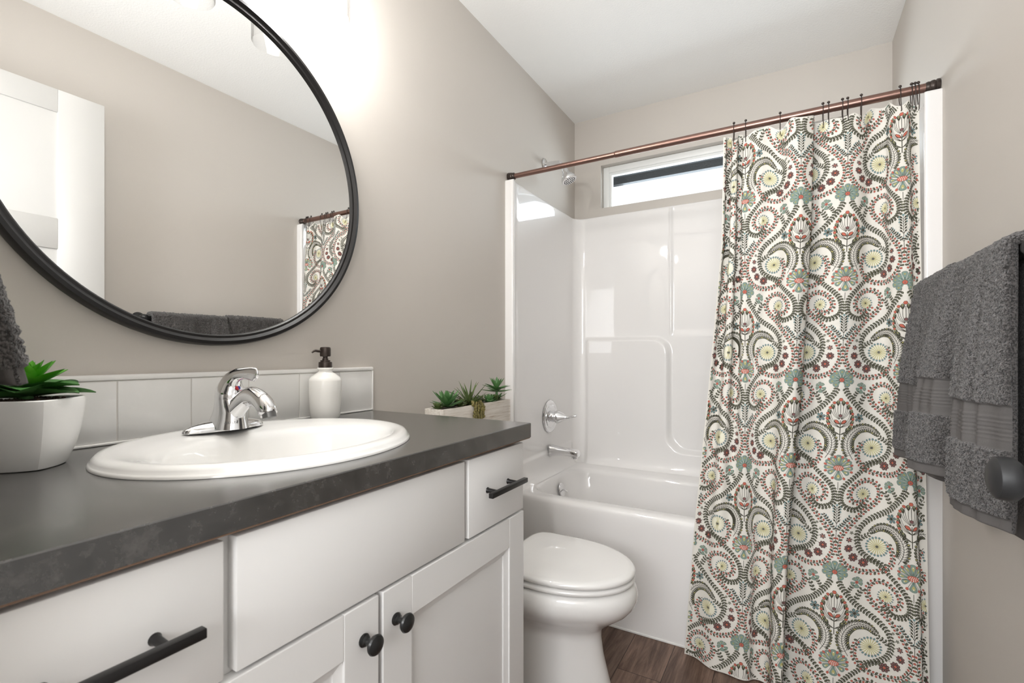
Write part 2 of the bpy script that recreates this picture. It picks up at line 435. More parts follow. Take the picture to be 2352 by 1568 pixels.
# maker's lettering, raised on the lower front of the body
tc = bpy.data.curves.new('lettering', 'FONT'); tc.body = '\u0394 DELTA'; tc.size = .0062; tc.extrude = .0002; tc.align_x = 'CENTER'; tc.space_character = 1.15
to_ = bpy.data.objects.new('lettering', tc); C.objects.link(to_)
bpy.context.view_layer.update()
dg_ = bpy.context.evaluated_depsgraph_get(); tm = bpy.data.meshes.new_from_object(to_.evaluated_get(dg_), depsgraph=dg_); print('lettering verts', len(tm.vertices)); bpy.data.objects.remove(to_)
for q in tm.vertices:
    z_ = .0165 + q.co.y; t_ = -.50 + q.co.x/.040
    hx_ = float(np.interp(z_, [s[0] for s in BS], [s[2] for s in BS])); hy_ = float(np.interp(z_, [s[0] for s in BS], [s[3] for s in BS])); o_ = .0005 + q.co.z; xc_ = float(np.interp(z_, [s[0] for s in BS], [s[1] for s in BS]))
    q.co = (xc_ + (hx_+o_)*math.cos(t_), FYC + (hy_+o_)*math.sin(t_), fz + z_)
tm.materials.append(mat('engraved_grey', (.22, .22, .22), .5, .6)); tob = bpy.data.objects.new('lettering', tm); C.objects.link(tob); tob.parent = fbody
m = MB()
m.add(*tube([(.118, FYC, fz+.026), (.138, FYC, fz+.036), (.162, FYC, fz+.055), (.186, FYC, fz+.069), (.212, FYC, fz+.071), (.236, FYC, fz+.062), (.252, FYC, fz+.048), (.257, FYC, fz+.040)],
            [.022, .0225, .0215, .020, .0195, .0195, .019, .017], 32, 6, ry=[.018, .018, .015, .0125, .0135, .016, .0165, .015], up=(0, 1, 0)))
sp = m.make('spout', chrome, fa, ang=50)
MB().add(*lathe([(.0125, 0), (.0125, .010), (.010, .011), (.0, .009)], (.2565, FYC, fz+.043), (.30, 0, -1))).make('aerator', mat('aerator_grey', (.16, .16, .16), .35, .6), sp)
m = MB()
m.add(*tube([(.125, FYC, fz+.0635), (.125, FYC, fz+.071), (.127, FYC, fz+.084), (.135, FYC, fz+.100), (.151, FYC, fz+.112), (.172, FYC, fz+.117), (.194, FYC, fz+.117), (.212, FYC, fz+.115), (.220, FYC, fz+.112)],
            [.0270, .0274, .0262, .0215, .0150, .0115, .0130, .0140, .006], 32, 6, ry=[.0270, .0270, .0250, .0180, .0105, .0068, .0046, .0042, .003], up=(0, 1, 0)))
hd = m.make('lever_handle', chrome, fa, ang=50)
a_ = Vector((.55, 0, .42)).normalized()
for s, mm in ((-1, red), (1, blue)):
    base = Vector((.1520, FYC, fz+.086)); u_ = Vector((0, 1, 0)); w_ = a_.cross(u_)
    ptsd = [base + u_*(s*.0045*math.sin(t)) + w_*(.0045*math.cos(t)) for t in np.linspace(0, pi, 14)]
    ptsu = [p + a_*.0035 for p in ptsd]; v, f = loft([ptsd, ptsu]); MB().add(v, f).make('temperature_dot', mm, hd, ang=30)

# soap dispenser
SPX, SPY = .058, .855
sd = thing('soap_dispenser', (SPX, SPY, .928), 'white ceramic soap bottle with dark bronze pump beside the basin', 'soap dispenser')
c0 = (SPX, SPY, .9281)
MB().add(*lathe([(0, 0), (.030, 0), (.034, .002), (.037, .008), (.039, .025), (.0405, .05), (.0415, .075), (.0415, .102), (.0405, .107), (.036, .113), (.025, .121), (.0175, .126), (.0165, .129), (.019, .132), (.0205, .1345), (.0195, .137), (.0, .137)], c0, n=56)).make('bottle', ceramic, sd)
pm = MB().add(*lathe([(0, 0), (.0170, 0), (.0172, .002), (.0170, .013), (.0162, .0148), (.0125, .0155), (.0125, .0195), (.0075, .020), (.0075, .024), (.0055, .0245), (.0055, .028), (0, .028)], (SPX, SPY, .9281+.1372), n=40)).make('pump_collar', bronze, sd)
ph = MB().add(*lathe([(0, 0), (.0062, 0), (.0062, .003), (.0125, .0035), (.0138, .006), (.0138, .024), (.0125, .0275), (.009, .0285), (0, .0285)], (SPX, SPY, .9281+.1632), n=40))
pd = Vector((-.25, -1, 0)).normalized()
q0 = Vector((SPX, SPY, .9281+.1805))
ph.add(*tube([q0, q0 + pd*.018, q0 + pd*.028 + Vector((0, 0, .0012)), q0 + pd*.036 - Vector((0, 0, .0035))], [.0036, .0034, .003, .0022], 14, 4))
ph.make('pump_head', bronze, sd)

# ------------------------------------------------------------------ mirror
MY, MZ, MR = .5944, 1.5235, .4035
mi = thing('round_mirror', (0, MY, MZ), 'large round wall mirror in a thin black frame above the sink', 'mirror')
def ring_sweep(prof, cy, cz, n=160):
    rings = [[(x, cy + r*math.cos(2*pi*j/n), cz + r*math.sin(2*pi*j/n)) for j in range(n)] for r, x in prof]
    return loft(rings, False, False)
fp = [(MR-.004, .001), (MR, .004), (MR, .024), (MR-.003, .030), (MR-.010, .031), (MR-.014, .027), (MR-.0165, .0245), (MR-.0215, .0245), (MR-.0245, .021), (MR-.0245, .012)]
MB().add(*ring_sweep(fp + [fp[0]], MY, MZ)).make('mirror_frame', black, mi, ang=35)
MB().add(*lathe([(0, 0), (MR-.006, 0), (MR-.006, .011), (MR-.022, .013), (0, .013)], (.0025, MY, MZ), (1, 0, 0), 128)).make('backing', darkm, mi)
v, f = lathe([(MR-.023, 0), (MR-.023, .002)], (.0158, MY, MZ), (1, 0, 0), 128)
MB().add(v, f).make('mirror_glass', mirrorm, mi, ang=30)

# ------------------------------------------------------------------ vanity light
vl = thing('vanity_light', (0, MY, 2.13), 'wall light with clear glass cylinder shades above the round mirror', 'wall light')
MB().box(.001, .022, MY-.30, MY+.30, 2.13, 2.20, .004).make('back_plate', blackg, vl)
for yy in (.383, .594, .806):
    am = MB().add(*tube([(.02, yy, 2.165), (.09, yy, 2.165), (.122, yy, 2.155), (.128, yy, 2.125)], .008, 14, 4)).make('lamp_arm', blackg, vl)
    MB().add(*lathe([(.0, 0), (.024, 0), (.030, -.012), (.030, -.03), (.0, -.03)], (.128, yy, 2.13), n=32)).make('lamp_socket', blackg, vl)
    MB().add(*lathe([(.030, 2.118), (.047, 2.112), (.050, 2.10), (.050, 1.945), (.0515, 1.942), (.053, 1.945), (.053, 2.101), (.050, 2.114), (.032, 2.121)], (.128, yy, 0), n=56, caps=False)).make('glass_shade', glassm, vl)
    MB().add(*sphere((.128, yy, 2.045), .029, 20, 14, (1, 1, 1.25))).make('light_bulb', bulbm, vl)

# ------------------------------------------------------------------ bathtub and surround
tb = thing('bathtub_shower_unit', (.76, 1.8813, 0), 'one-piece glossy white bathtub with moulded shower walls', 'bathtub')
YF = 1.8813; TX0, TX1, TY1 = .002, W-.002, D-.002
cx, cy = (TX0+TX1)/2, (YF+TY1)/2; hx, hy = (TX1-TX0)/2, (TY1-YF)/2
OX, OY, OHX, OHY = .765, 2.222, .697, .268
rings = [rrect(cx, cy, hx, hy, .004, .0), rrect(cx, cy, hx, hy, .004, .43), rrect(cx, cy, hx-.0005, hy-.0005, .005, .455), rrect(cx, cy, hx-.004, hy-.004, .006, .467), rrect(cx, cy, hx-.012, hy-.012, .01, .4735), rrect(cx, cy, hx-.025, hy-.025, .02, .476),
         rrect(OX, OY, OHX+.012, OHY+.012, .15, .476), rrect(OX, OY, OHX+.004, OHY+.004, .145, .473), rrect(OX, OY, OHX-.004, OHY-.004, .14, .465), rrect(OX, OY, OHX-.010, OHY-.010, .14, .45),
         rrect(OX, OY, OHX-.03, OHY-.025, .14, .36), rrect(OX-.01, OY, OHX-.06, OHY-.04, .14, .22), rrect(OX-.01, OY, OHX-.09, OHY-.06, .14, .15), rrect(OX-.01, OY, OHX-.13, OHY-.10, .12, .125), rrect(OX-.01, OY, .2, .05, .04, .12)]
v, f = loft(rings, False, True)
MB().add(v, f).make('tub', fiber, tb, ang=0)
MB().box(.002, W-.002, YF-.003, YF+.002, .0005, .008, .001).make('apron_caulk', trimm, tb)
for xa, xb in ((.0003, .0342), (W-.0342, W-.0003)): MB().box(xa, xb, YF-.0004, YF+.012, .001, .480).make('tub_flange', fiber, tb, smooth=False)
# surround walls
path = []
def add_line(a, b, n):
    for t in np.linspace(0, 1, n, endpoint=False): path.append((a[0]+(b[0]-a[0])*t, a[1]+(b[1]-a[1])*t))
def add_arc(c, r, a0, a1, n):
    for t in np.linspace(0, 1, n, endpoint=False): a = a0 + (a1-a0)*t; path.append((c[0]+r*math.cos(a), c[1]+r*math.sin(a)))
XI = .029; YB = 2.652; RC = .062
add_line((.0003, YF), (.034, YF), 4); add_arc((.034, YF+.008), .008, -pi/2, 0, 5); add_arc((.042-.0065+.013+.0, YF+.03), .013, pi, pi*.99, 1)
add_line((.0425, YF+.010), (XI+.003, YF+.05), 3)
add_line((XI, YF+.06), (XI, YB-RC), 40); add_arc((XI+RC, YB-RC), RC, pi, pi/2, 14)
add_line((XI+RC, YB), (W-XI-RC, YB), 230); add_arc((W-XI-RC, YB-RC), RC, pi/2, 0, 14)
add_line((W-XI, YB-RC), (W-XI, YF+.06), 20); add_line((W-XI-.003, YF+.05), (W-.0425, YF+.010), 3)
add_arc((W-.034, YF+.008), .008, pi, 1.5*pi, 5); add_line((W-.034, YF), (W-.0003, YF), 4); path.append((W-.0003, YF))
def sstep(a, b, x): t = np.clip((x-a)/(b-a), 0, 1); return t*t*(3-2*t)
ZT = 1.897
zs = np.concatenate([np.linspace(.474, .58, 24), np.linspace(.582, .63, 16), np.linspace(.635, 1.05, 30), np.linspace(1.06, 1.24, 60), np.linspace(1.25, ZT-.012, 30)])
def ledge(x, z):
    if x > W/2 + .3: x = .2
    # rounded raised shape: left block below 1.195, low shelf below .597
    r = .09; qx, qz = x-(.575-r), z-(1.197-r)
    sa = math.hypot(max(qx, 0), max(qz, 0)) + min(max(qx, qz), 0) - r
    sb = z-.597
    k = .10; h = max(k-abs(sa-sb), 0)/k
    s_ = min(sa, sb) - h*h*k*.25*1.2
    d = .030*(1-float(sstep(-.026, 0, s_)))if False else .030*float(sstep(0, .028, -s_+.004))
    d += .007*math.exp(-((x-.573)/.006)**2)*float(sstep(1.19, 1.24, z))
    d -= .004*float(sstep(.573, .583, x))*float(sstep(1.19, 1.24, z))
    return d
V = []; NP = len(path)
for z in zs:
    for (x, y) in path:
        if y > YB - .0005 and XI+RC*.9 < x < W-XI-RC*.9:
            e_ = min(1, (x-XI-RC*.9)/.03, (W-XI-RC*.9-x)/.03); d = ledge(x, z)*e_
        else: d = 0
        fl = .030*math.exp(-max(z-.474, 0)/.026) + (.007*(1-float(sstep(.580, .605, z))) if (x < .2 and y < YB-RC) else 0)
        px_, py_ = x, y
        if y > YF + .012:
            if XI + .05 < x < W-XI-.05: py_ -= d + fl
            elif y <= YB-RC: px_ += (fl if x < .7 else -fl)*min(1, (y-YF-.012)/.06)
            else:
                ccx = XI+RC if x < .7 else W-XI-RC; vx, vy = x-ccx, y-(YB-RC); px_ -= vx/RC*fl; py_ -= vy/RC*fl
        V.append((px_, py_, z))
# rolled top back to the studs
top = []
for dz, ins in ((.006, .0005), (.010, .003), (.012, .008)):
    for i, (x, y) in enumerate(path):
        yy = y; xx = x
        if y > YF+.02:
            if x < .7 and y <= YB-RC+.06 and x < XI+RC: xx = x-ins
            elif x > .8 and x > W-XI-RC: xx = x+ins
            if y > YB-RC: yy = y+ins
        else: yy = y+ins
        top.append((xx, yy, ZT-.012+dz))
V += top
for i, (x, y) in enumerate(path):
    fx = min(max(x, .0003), W-.0003); 
    if y > YB-RC*.3: V.append((fx, D-.002, ZT))
    elif x < .7: V.append((.0003, max(y, YF+.012) if y < YB-RC*.3 else y, ZT))
    else: V.append((W-.0003, max(y, YF+.012), ZT))
R_ = len(zs)+4; F = []
for i in range(R_-1):
    for j in range(NP-1): F.append((i*NP+j, i*NP+j+1, (i+1)*NP+j+1, (i+1)*NP+j))
MB().add(V, F).make('shower_wall', fiber, tb, ang=0)
op = MB(); ax_ = Vector((1, 0, .22)).normalized(); oc = Vector((.100, 2.285, .398))
op.add(*lathe([(0, 0), (.034, 0), (.036, .003), (.033, .007), (.012, .009), (0, .009)], oc, ax_, 40))
opo = op.make('overflow_plate', chrome, tb)
MB().add(*tube([oc+ax_*.006, oc+ax_*.016+Vector((0, 0, -.002)), oc+ax_*.034+Vector((0, 0, -.012))], [.004, .003, .0035], 12, 4)).make('drain_lever', chrome, opo)

# valve
vy_ = 2.288
sv = thing('shower_valve', (XI, vy_, .775), 'round chrome valve plate with lever handle on the shower wall', 'shower valve')
MB().add(*lathe([(0, 0), (.083, 0), (.086, .004), (.082, .009), (.074, .012), (.062, .010), (.060, .013), (.045, .017), (0, .018)], (XI+.0005, vy_, .775), (1, 0, 0), 64)).make('escutcheon', chrome, sv)
MB().add(*lathe([(.030, 0), (.030, .026), (.034, .028), (.034, .036), (.031, .044), (.024, .058), (.014, .074), (.008, .086), (.0075, .100), (0, .101)], (XI+.014, vy_, .775), (1, 0, 0), 40)).make('valve_stem', chrome, sv)
MB().add(*tube([(XI+.095, vy_, .775), (XI+.115, vy_+.001, .777), (XI+.135, vy_+.002, .782), (XI+.150, vy_+.003, .786)], [.0085, .009, .012, .009], 20, 5, ry=[.008, .007, .0075, .006])).make('lever', chrome, sv)
# spout
ts = thing('tub_spout', (XI, vy_, .585), 'chrome tub spout on the shower wall below the valve', 'tub spout')
m = MB(); rr = []
for x, ty, tz, zc in ((XI+.011, .031, .031, .597), (XI+.022, .029, .028, .597), (XI+.06, .026, .022, .598), (XI+.11, .026, .020, .597), (XI+.145, .026, .019, .594), (XI+.160, .024, .017, .592), (XI+.165, .019, .012, .591)):
    rr.append([(x, vy_ + ty*math.copysign(abs(math.cos(t))**.6, math.cos(t)), zc + tz*math.copysign(abs(math.sin(t))**.6, math.sin(t))) for t in np.linspace(0, 2*pi, 40, endpoint=False)])
v, f = loft(rr); m.add(v, f); tso = m.make('spout_body', chrome, ts, ang=35)
MB().add(*lathe([(.016, 0), (.016, -.008), (.012, -.009), (0, -.007)], (XI+.142, vy_, .5755), n=28)).make('spout_outlet', chrome, ts)
# shower head
shh = thing('showerhead', (0, vy_, 2.10), 'chrome shower head on a bent arm above the shower wall', 'shower head')
MB().add(*lathe([(0, 0), (.030, 0), (.032, .003), (.028, .008), (.014, .012), (0, .012)], (.0008, vy_, 2.105), (1, 0, 0), 40)).make('arm_flange', chrome, shh)
MB().add(*tube([(.006, vy_, 2.105), (.05, vy_, 2.105), (.085, vy_, 2.098), (.108, vy_, 2.074), (.116, vy_, 2.060)], .0095, 18, 6)).make('shower_arm', chrome, shh)
hax = Vector((.42, 0, -1)).normalized()
hc = Vector((.112, vy_, 2.068))
ho = MB().add(*lathe([(0, 0), (.013, 0), (.014, .012), (.018, .02), (.019, .03), (.024, .042), (.035, .056), (.0395, .066), (.0405, .074), (.038, .079), (.034, .080), (0, .080)], hc, hax, 48)).make('head_shell', chrome, shh)
nz = MB()
a, u, w2 = frame(hax)
for rr_, k in ((.010, 6), (.019, 12), (.028, 18)):
    for j in range(k):
        t = 2*pi*j/k; p = hc + a*.0795 + (u*math.cos(t)+w2*math.sin(t))*rr_
        nz.add(*lathe([(0, 0), (.0022, 0), (.0022, .002), (.0012, .003), (0, .003)], p, hax, 8))
nz.make('spray_nozzles', rubber, ho)

# ------------------------------------------------------------------ curtain rod
RY, RZ, RR = 1.911, 1.9175, .0125
rd = thing('curtain_rod', (.76, RY, RZ), 'brushed copper shower curtain rod spanning the tub from wall to wall', 'curtain rod')
MB().add(*lathe([(.0112, .02), (.0112, .53)], (0, RY, RZ), (1, 0, 0), 32)).make('inner_tube', copper, rd)
MB().add(*lathe([(.0112, .505), (.0128, .507), (.0132, .512), (.0132, W-.02), (.0112, W-.018)], (0, RY, RZ), (1, 0, 0), 32)).make('outer_tube', copper, rd)
for s in (0, 1):
    xs = .002 if s == 0 else W-.002; dirx = 1 if s == 0 else -1
    MB().add(*lathe([(0, 0), (.019, 0), (.0195, .006), (.0165, .009), (.0185, .013), (.0175, .019), (.0155, .022), (.0165, .027), (.0145, .032), (.0125, .034), (0, .034)], (xs, RY, RZ), (dirx, 0, 0), 36)).make('end_cap', bronze, rd)
# ------------------------------------------------------------------ shower curtain
HC, VC, S0, S1 = .20, .60, -.90, 4.38        # repeat of the print, fabric range in repeats
CZT, CZB = 1.885, .004
def lerp_tab(z, tab):
    zz = [t[0] for t in tab]; return np.array([np.interp(z, zz, [t[1][i] for t in tab]) for i in range(len(tab[0][1]))])
knots = np.array([-.9, 0, 1, 2, 3, 4, 4.38])
XT = [(0.0, [.790, .982, 1.100, 1.158, 1.240, 1.440, 1.476]), (.45, [.822, .990, 1.112, 1.165, 1.248, 1.441, 1.474]), (1.0, [.872, .992, 1.140, 1.195, 1.268, 1.432, 1.472]), (1.5, [.912, .988, 1.156, 1.215, 1.286, 1.4256, 1.470]), (1.89, [.917, .989, 1.158, 1.222, 1.290, 1.424, 1.470])]
WAV = [(-.9, 0.), (0, 2.), (1, 3.), (2, 3.5), (3, 4.), (4, 5.), (4.38, 5.5)]
NS = 900; ks = np.linspace(S0, S1, NS); ds = (ks[1]-ks[0])*HC
phi = 2*pi*np.interp(ks, [a for a, b in WAV], [b for a, b in WAV])
from functools import lru_cache
tabA = np.linspace(0, 2.3, 60)
NZ = 150; zg = np.linspace(CZB, CZT, NZ)
GX = np.zeros((NZ, NS)); GY = np.zeros((NZ, NS)); GT = np.zeros((NZ, NS))
segi = np.clip(np.searchsorted(knots, ks, side='right')-1, 0, len(knots)-2)
kmid = (knots[:-1]+knots[1:])/2
for iz, z in enumerate(zg):
    xk = lerp_tab(z, XT); A = []
    for i in range(len(knots)-1):
        ratio = min(.985, (xk[i+1]-xk[i])/((knots[i+1]-knots[i])*HC))
        sel = phi[segi == i]; r = [np.mean(np.cos(a*np.sin(sel))) for a in tabA]
        A.append(np.interp(-ratio, [-q for q in r], tabA))
    if z > 1.6: A = [a*(1-.08*(z-1.6)/.29) for a in A]
    A[2] = A[3] = .30
    Af = np.interp(ks, [-.9, -.45, -.08, .08, .5, .92, 1.1, 3, 3.5, 4.2], [A[0], A[0], A[0], A[1], A[1], A[1], .3, .3, A[4], A[5]])
    B = np.interp(z, [0, .5, 1.9], [2.55, 2.75, 2.80]); cB = math.cos(B)
    wf_ = (2*.955 - (xk[4]-xk[2])/HC)/(.955-cB)
    k1_ = np.interp(z, [0, 1.9], [1.02, 1.20]); rr_ = .055
    base = B*(sstep(k1_-rr_, k1_+rr_, ks)-sstep(k1_+wf_-rr_, k1_+wf_+rr_, ks))
    base = base - np.interp(z, [0, 1.9], [.50, .34])*np.exp(-((ks-2.62)/.22)**2)      # comes forward again
    wob = .22*np.sin(ks*5.1 + z*2.1 + 1) * np.interp(z, [0, 1.9], [1, .55]) + .10*np.sin(ks*11 - z*6)
    th = Af*np.sin(phi + .25*math.sin(z*1.7)) + wob*.6 + base
    x = np.concatenate([[0], np.cumsum(np.cos((th[1:]+th[:-1])/2)*ds)]); y = np.concatenate([[0], np.cumsum(np.sin((th[1:]+th[:-1])/2)*ds)])
    kn_ = np.array([-.9, 0, 1, 3, 4, 4.38]); xt_ = np.delete(xk, 3)
    xkk = np.interp(kn_, ks, x); corr = np.interp(ks, kn_, xt_-xkk)
    corr = np.convolve(np.pad(corr, 30, 'edge'), np.ones(61)/61, 'valid')
    x = x + corr
    # level the two ends and the middle
    yk = np.array([-.9, 0, .8, 3, 3.9, 4.38]); win = lambda q: np.mean(y[np.abs(ks-q) < .12])
    y = y - np.interp(ks, yk, [win(q) for q in yk]) + np.interp(ks, [-.9, .8, 3, 4.38], [0, -.012, -.012, 0])
    y0 = np.interp(z, [0, .45, .9, 1.5, 1.8, 1.9], [1.796, 1.824, 1.850, 1.885, 1.902, 1.905])
    amp = np.interp(z, [0, 1.4, 1.8, 1.9], [1.0, .95, .80, .65])
    lim = np.interp(z, [0, .3, .47, 1.2, 1.9], [.085, .075, .065, .065, .05])
    y = y*amp; y = lim*np.tanh(y/lim)
    y = y + np.interp(z, [0, .5, 1.6], [.045, .025, 0])*np.exp(-((ks-S0)/.35)**2)
    ymax = np.interp(z, [0, .50, .56, 1.0, 1.9], [1.873, 1.873, 1.885, 1.915, 1.945])
    y = y - .024*(sstep(.05, .35, ks)-sstep(1.0, k1_+.04, ks)) + .020*(sstep(k1_-.02, k1_+.15, ks)-sstep(2.15, 2.75, ks))
    y = y0+y; m_ = .03; y = np.where(y > ymax-m_, ymax-m_+m_*np.tanh((y-ymax+m_)/m_), y)
    GX[iz] = x; GY[iz] = y
# top edge scallops between hooks
hook_x = [.9503, .9888, 1.0965, 1.2212, 1.237, 1.2753, 1.2894, 1.3254, 1.4241, 1.452, 1.4603, 1.4685]
hook_k = [float(ks[int(np.argmin(np.abs(GX[-1]-hx_)*40 + GY[-1]*2))]) for hx_ in hook_x]
def topz(k):
    d = min(abs(k-h) for h in hook_k)*HC
    return -.012 + .020*float(sstep(.0, .045, d)) + .004*math.sin(k*17)
TZ = np.array([topz(k) for k in ks]); TZ = np.convolve(np.pad(TZ, 8, 'edge'), np.ones(17)/17, 'valid')
def surf(k, z, off=0.0):
    """k in repeats, z nominal height -> points"""
    k = np.asarray(k, float); z = np.asarray(z, float)
    fi = np.clip((z-CZB)/(CZT-CZB)*(NZ-1), 0, NZ-1.001); fj = np.clip((k-S0)/(S1-S0)*(NS-1), 0, NS-1.001)
    i = fi.astype(int); j = fj.astype(int); a = fi-i; b = fj-j
    def bl(G): return (G[i, j]*(1-a)*(1-b) + G[i+1, j]*a*(1-b) + G[i, j+1]*(1-a)*b + G[i+1, j+1]*a*b)
    x, y = bl(GX), bl(GY)
    j1 = np.clip(j+2, 0, NS-1); j0 = np.clip(j-1, 0, NS-1)
    tx = GX[i, j1]-GX[i, j0]; ty = GY[i, j1]-GY[i, j0]; l = np.hypot(tx, ty)+1e-9
    zz = z + np.interp(k, ks, TZ)*sstep(1.55, 1.885, z)
    return np.stack([x + ty/l*off, y - tx/l*off, zz], -1)
cv = []; cf = []; cmi = []
kk = np.linspace(S0, S1, 620); zz_ = np.linspace(CZB, CZT, 130)
K, Z = np.meshgrid(kk, zz_); P = surf(K, Z).reshape(-1, 3); cv.append(P)
n_ = len(kk)
idx = np.arange((len(zz_)-1)*(n_-1)); r_ = idx // (n_-1); c_ = idx % (n_-1); b0 = r_*n_+c_
cloth_faces = np.stack([b0, b0+1, b0+n_+1, b0+n_], 1)

# --- the print, drawn as small flat shapes: (list of (a, t) in tile units, colour, layer)
INK, GRN, COR, TEA, YEL, PAL, BLU, CRM, MAU = range(1, 10)
shapes = []
AX = 1/ HC; AT = 1/VC                      # metres -> tile units
def S(pts, col, lay):                      # pts in metres, tile frame: x = distance from the axis, y = down
    shapes.append((np.array(pts, float), col, lay))
def tr(cxp, cyp): return np.array([(1243-cxp)/1005*HC, (cyp-(cxp-235)*.28-550)/2565*VC])
def circ(c, r, n=10, e=1, ang=0): 
    t = np.linspace(0, 2*pi, n, endpoint=False); p = np.stack([r*np.cos(t), r*e*np.sin(t)], -1)
    ca, sa = math.cos(ang), math.sin(ang); return p@np.array([[ca, sa], [-sa, ca]]) + np.array(c)
def drop(p, d, L_, W_, n=4):               # teardrop from p along d
    d = np.array(d)/np.linalg.norm(d); q = np.array([-d[1], d[0]]); p = np.array(p)
    prof = [(0, 0), (.25, .30), (.55, .46), (.80, .40), (1, 0)]
    a = [p + d*L_*s + q*W_*w for s, w in prof]; b = [p + d*L_*s - q*W_*w for s, w in prof[1:-1]]
    return a + b[::-1]
def leaf(p, d, L_, W_, col=GRN, lay=1):
    S(drop(p, d, L_, W_), INK, lay)
    dd = np.array(d)/np.linalg.norm(d)
    if col == GRN: S(drop(np.array(p)+dd*L_*.36, dd, L_*.50, W_*.52), GRN, lay+1)
def berry(p, d, L_=.0075):
    dd = np.array(d)/np.linalg.norm(d); c = np.array(p)+dd*L_*.75
    S(stroke([p, c], .0007), INK, 1)
    S(circ(c, .0037, 9, .85, math.atan2(dd[1], dd[0])), MAU, 2); S(circ(c, .0030, 8, .85, math.atan2(dd[1], dd[0])), COR, 3)
def stroke(pts, w_, w2=None):
    P = np.array(pts, float); w2 = w_ if w2 is None else w2; L, R = [], []
    for i in range(len(P)):
        t = P[min(i+1, len(P)-1)]-P[max(i-1, 0)]; t = t/(np.linalg.norm(t)+1e-12); q = np.array([-t[1], t[0]]); ww = (w_+(w2-w_)*i/max(1, len(P)-1))/2
        L.append(P[i]+q*ww); R.append(P[i]-q*ww)
    return ('strip', L, R)
def fan(c, ring, col, lay, nr=2):
    ring = np.array(ring); c = np.array(c); n = len(ring)
    for i in range(n):
        a, b = ring[i], ring[(i+1) % n]; prev = None
        for q in range(nr):
            s0, s1 = q/nr, (q+1)/nr
            if q == 0: shapes.append((np.array([c, c+(a-c)*s1, c+(b-c)*s1]), col, lay))
            else: shapes.append((np.array([c+(a-c)*s0, c+(a-c)*s1, c+(b-c)*s1, c+(b-c)*s0]), col, lay))
def petal(p, d, L_, W_, col, lay, round_=True):
    d = np.array(d)/np.linalg.norm(d); q = np.array([-d[1], d[0]]); p = np.array(p)
    prof = [(0, .06), (.2, .13), (.4, .22), (.6, .36), (.75, .47), (.86, .49), (.94, .40), (1, .16)] if round_ else [(0, .02), (.15, .2), (.35, .38), (.55, .48), (.72, .45), (.88, .28), (1, .02)]
    for sg in (1, -1):
        for (s0, w0), (s1, w1) in zip(prof[:-1], prof[1:]):
            quad = [p+d*L_*s0, p+d*L_*s1, p+d*L_*s1+q*W_*w1*sg, p+d*L_*s0+q*W_*w0*sg]
            shapes.append((np.array(quad if sg == -1 else quad[::-1]), col, lay))
def S_any(s, col, lay):
    if isinstance(s, tuple) and s[0] == 'strip':
        L, R = s[1], s[2]
        for i in range(len(L)-1): shapes.append((np.array([L[i], L[i+1], R[i+1], R[i]]), col, lay))
    else: shapes.append((np.array(s, float), col, lay))
S = S_any
def resample(pts, step):
    q = np.array(smoothpath(pts, 12)); d = np.r_[0, np.cumsum(np.linalg.norm(np.diff(q, axis=0), axis=1))]
    n = max(2, int(d[-1]/step)); s = np.linspace(0, d[-1], n+1); P = np.stack([np.interp(s, d, q[:, i]) for i in (0, 1)], -1)
    T = np.gradient(P, axis=0); T /= np.linalg.norm(T, axis=1)[:, None]; return P, T
def vine(px, step=.0092, L_=.0108, W_=.0066, berries=False, grow=0, lean=.9):
    P, T = resample([tr(*p) for p in px], step)
    S(stroke(P, .0014), INK, 1)
    for i in range(1, len(P)):
        for s in (-1, 1):
            q = np.array([-T[i][1], T[i][0]])*s; d = q + T[i]*lean*.75
            g = 1 + grow*i/len(P)
            if berries and (i + (s > 0)) % 2: berry(P[i], d, .0085)
            else: leaf(P[i], d, L_*g*(1 if not berries else .95), W_*g)
# S-shaped berry vine
vine([(905, 1040), (955, 1110), (985, 1200), (990, 1290), (940, 1370), (850, 1412), (720, 1415), (560, 1370), (400, 1275), (320, 1170), (272, 1060), (268, 950), (300, 860), (380, 765), (480, 690), (600, 610), (700, 560), (790, 490), (815, 400), (785, 310), (715, 240), (630, 205), (540, 205), (450, 235), (400, 300), (400, 370), (440, 430), (520, 470), (610, 475), (660, 450)], .0094, .0108, .0069, True)
# green vine below the fan
vine([(1205, 385), (1160, 470), (1070, 560), (950, 640), (800, 690), (680, 732), (570, 800), (525, 880), (522, 960), (545, 1060), (600, 1150), (700, 1240), (790, 1300), (865, 1345)], .0088, .0107, .0067)
vine([(985, 605), (950, 540), (920, 470), (890, 425)], .0086, .0102, .0066)
vine([(1090, 545), (1060, 490), (1010, 410)], .0072, .0082, .0054)
vine([(530, 985), (590, 945), (665, 930)], .0084, .0096, .0058)
# vine under the shower of the teal flower, curling under the small dandelion
vine([(860, 5), (740, 0), (640, 30), (520, 85), (410, 140), (320, 205), (282, 280), (275, 370), (305, 445), (380, 510), (470, 552), (545, 545), (600, 515)], .0086, .0084, .0060, grow=.35)
def dandelion(c, r, n):
    c = tr(*c); fan(c, circ(c, r*.74, 20), PAL, 1, 3)
    for j in range(n):
        a = 2*pi*j/n + .1; d = np.array([math.cos(a), math.sin(a)])
        S(stroke([c+d*r*.16, c+d*r*.86], .0013, .0019), YEL, 2)
        S(circ(c+d*r*.92, r*.125, 8, .8, a), INK, 2); S(circ(c+d*r*.93, r*.100, 8, .8, a), BLU, 3)
    for j in range(6):
        a = 2*pi*j/6; S(circ(c+np.array([math.cos(a), math.sin(a)])*r*.10, r*.055, 6), INK, 3)
    S(circ(c, r*.05, 6), INK, 3)
dandelion((783, 1098), .0290, 20); dandelion((588, 372), .0205, 16)
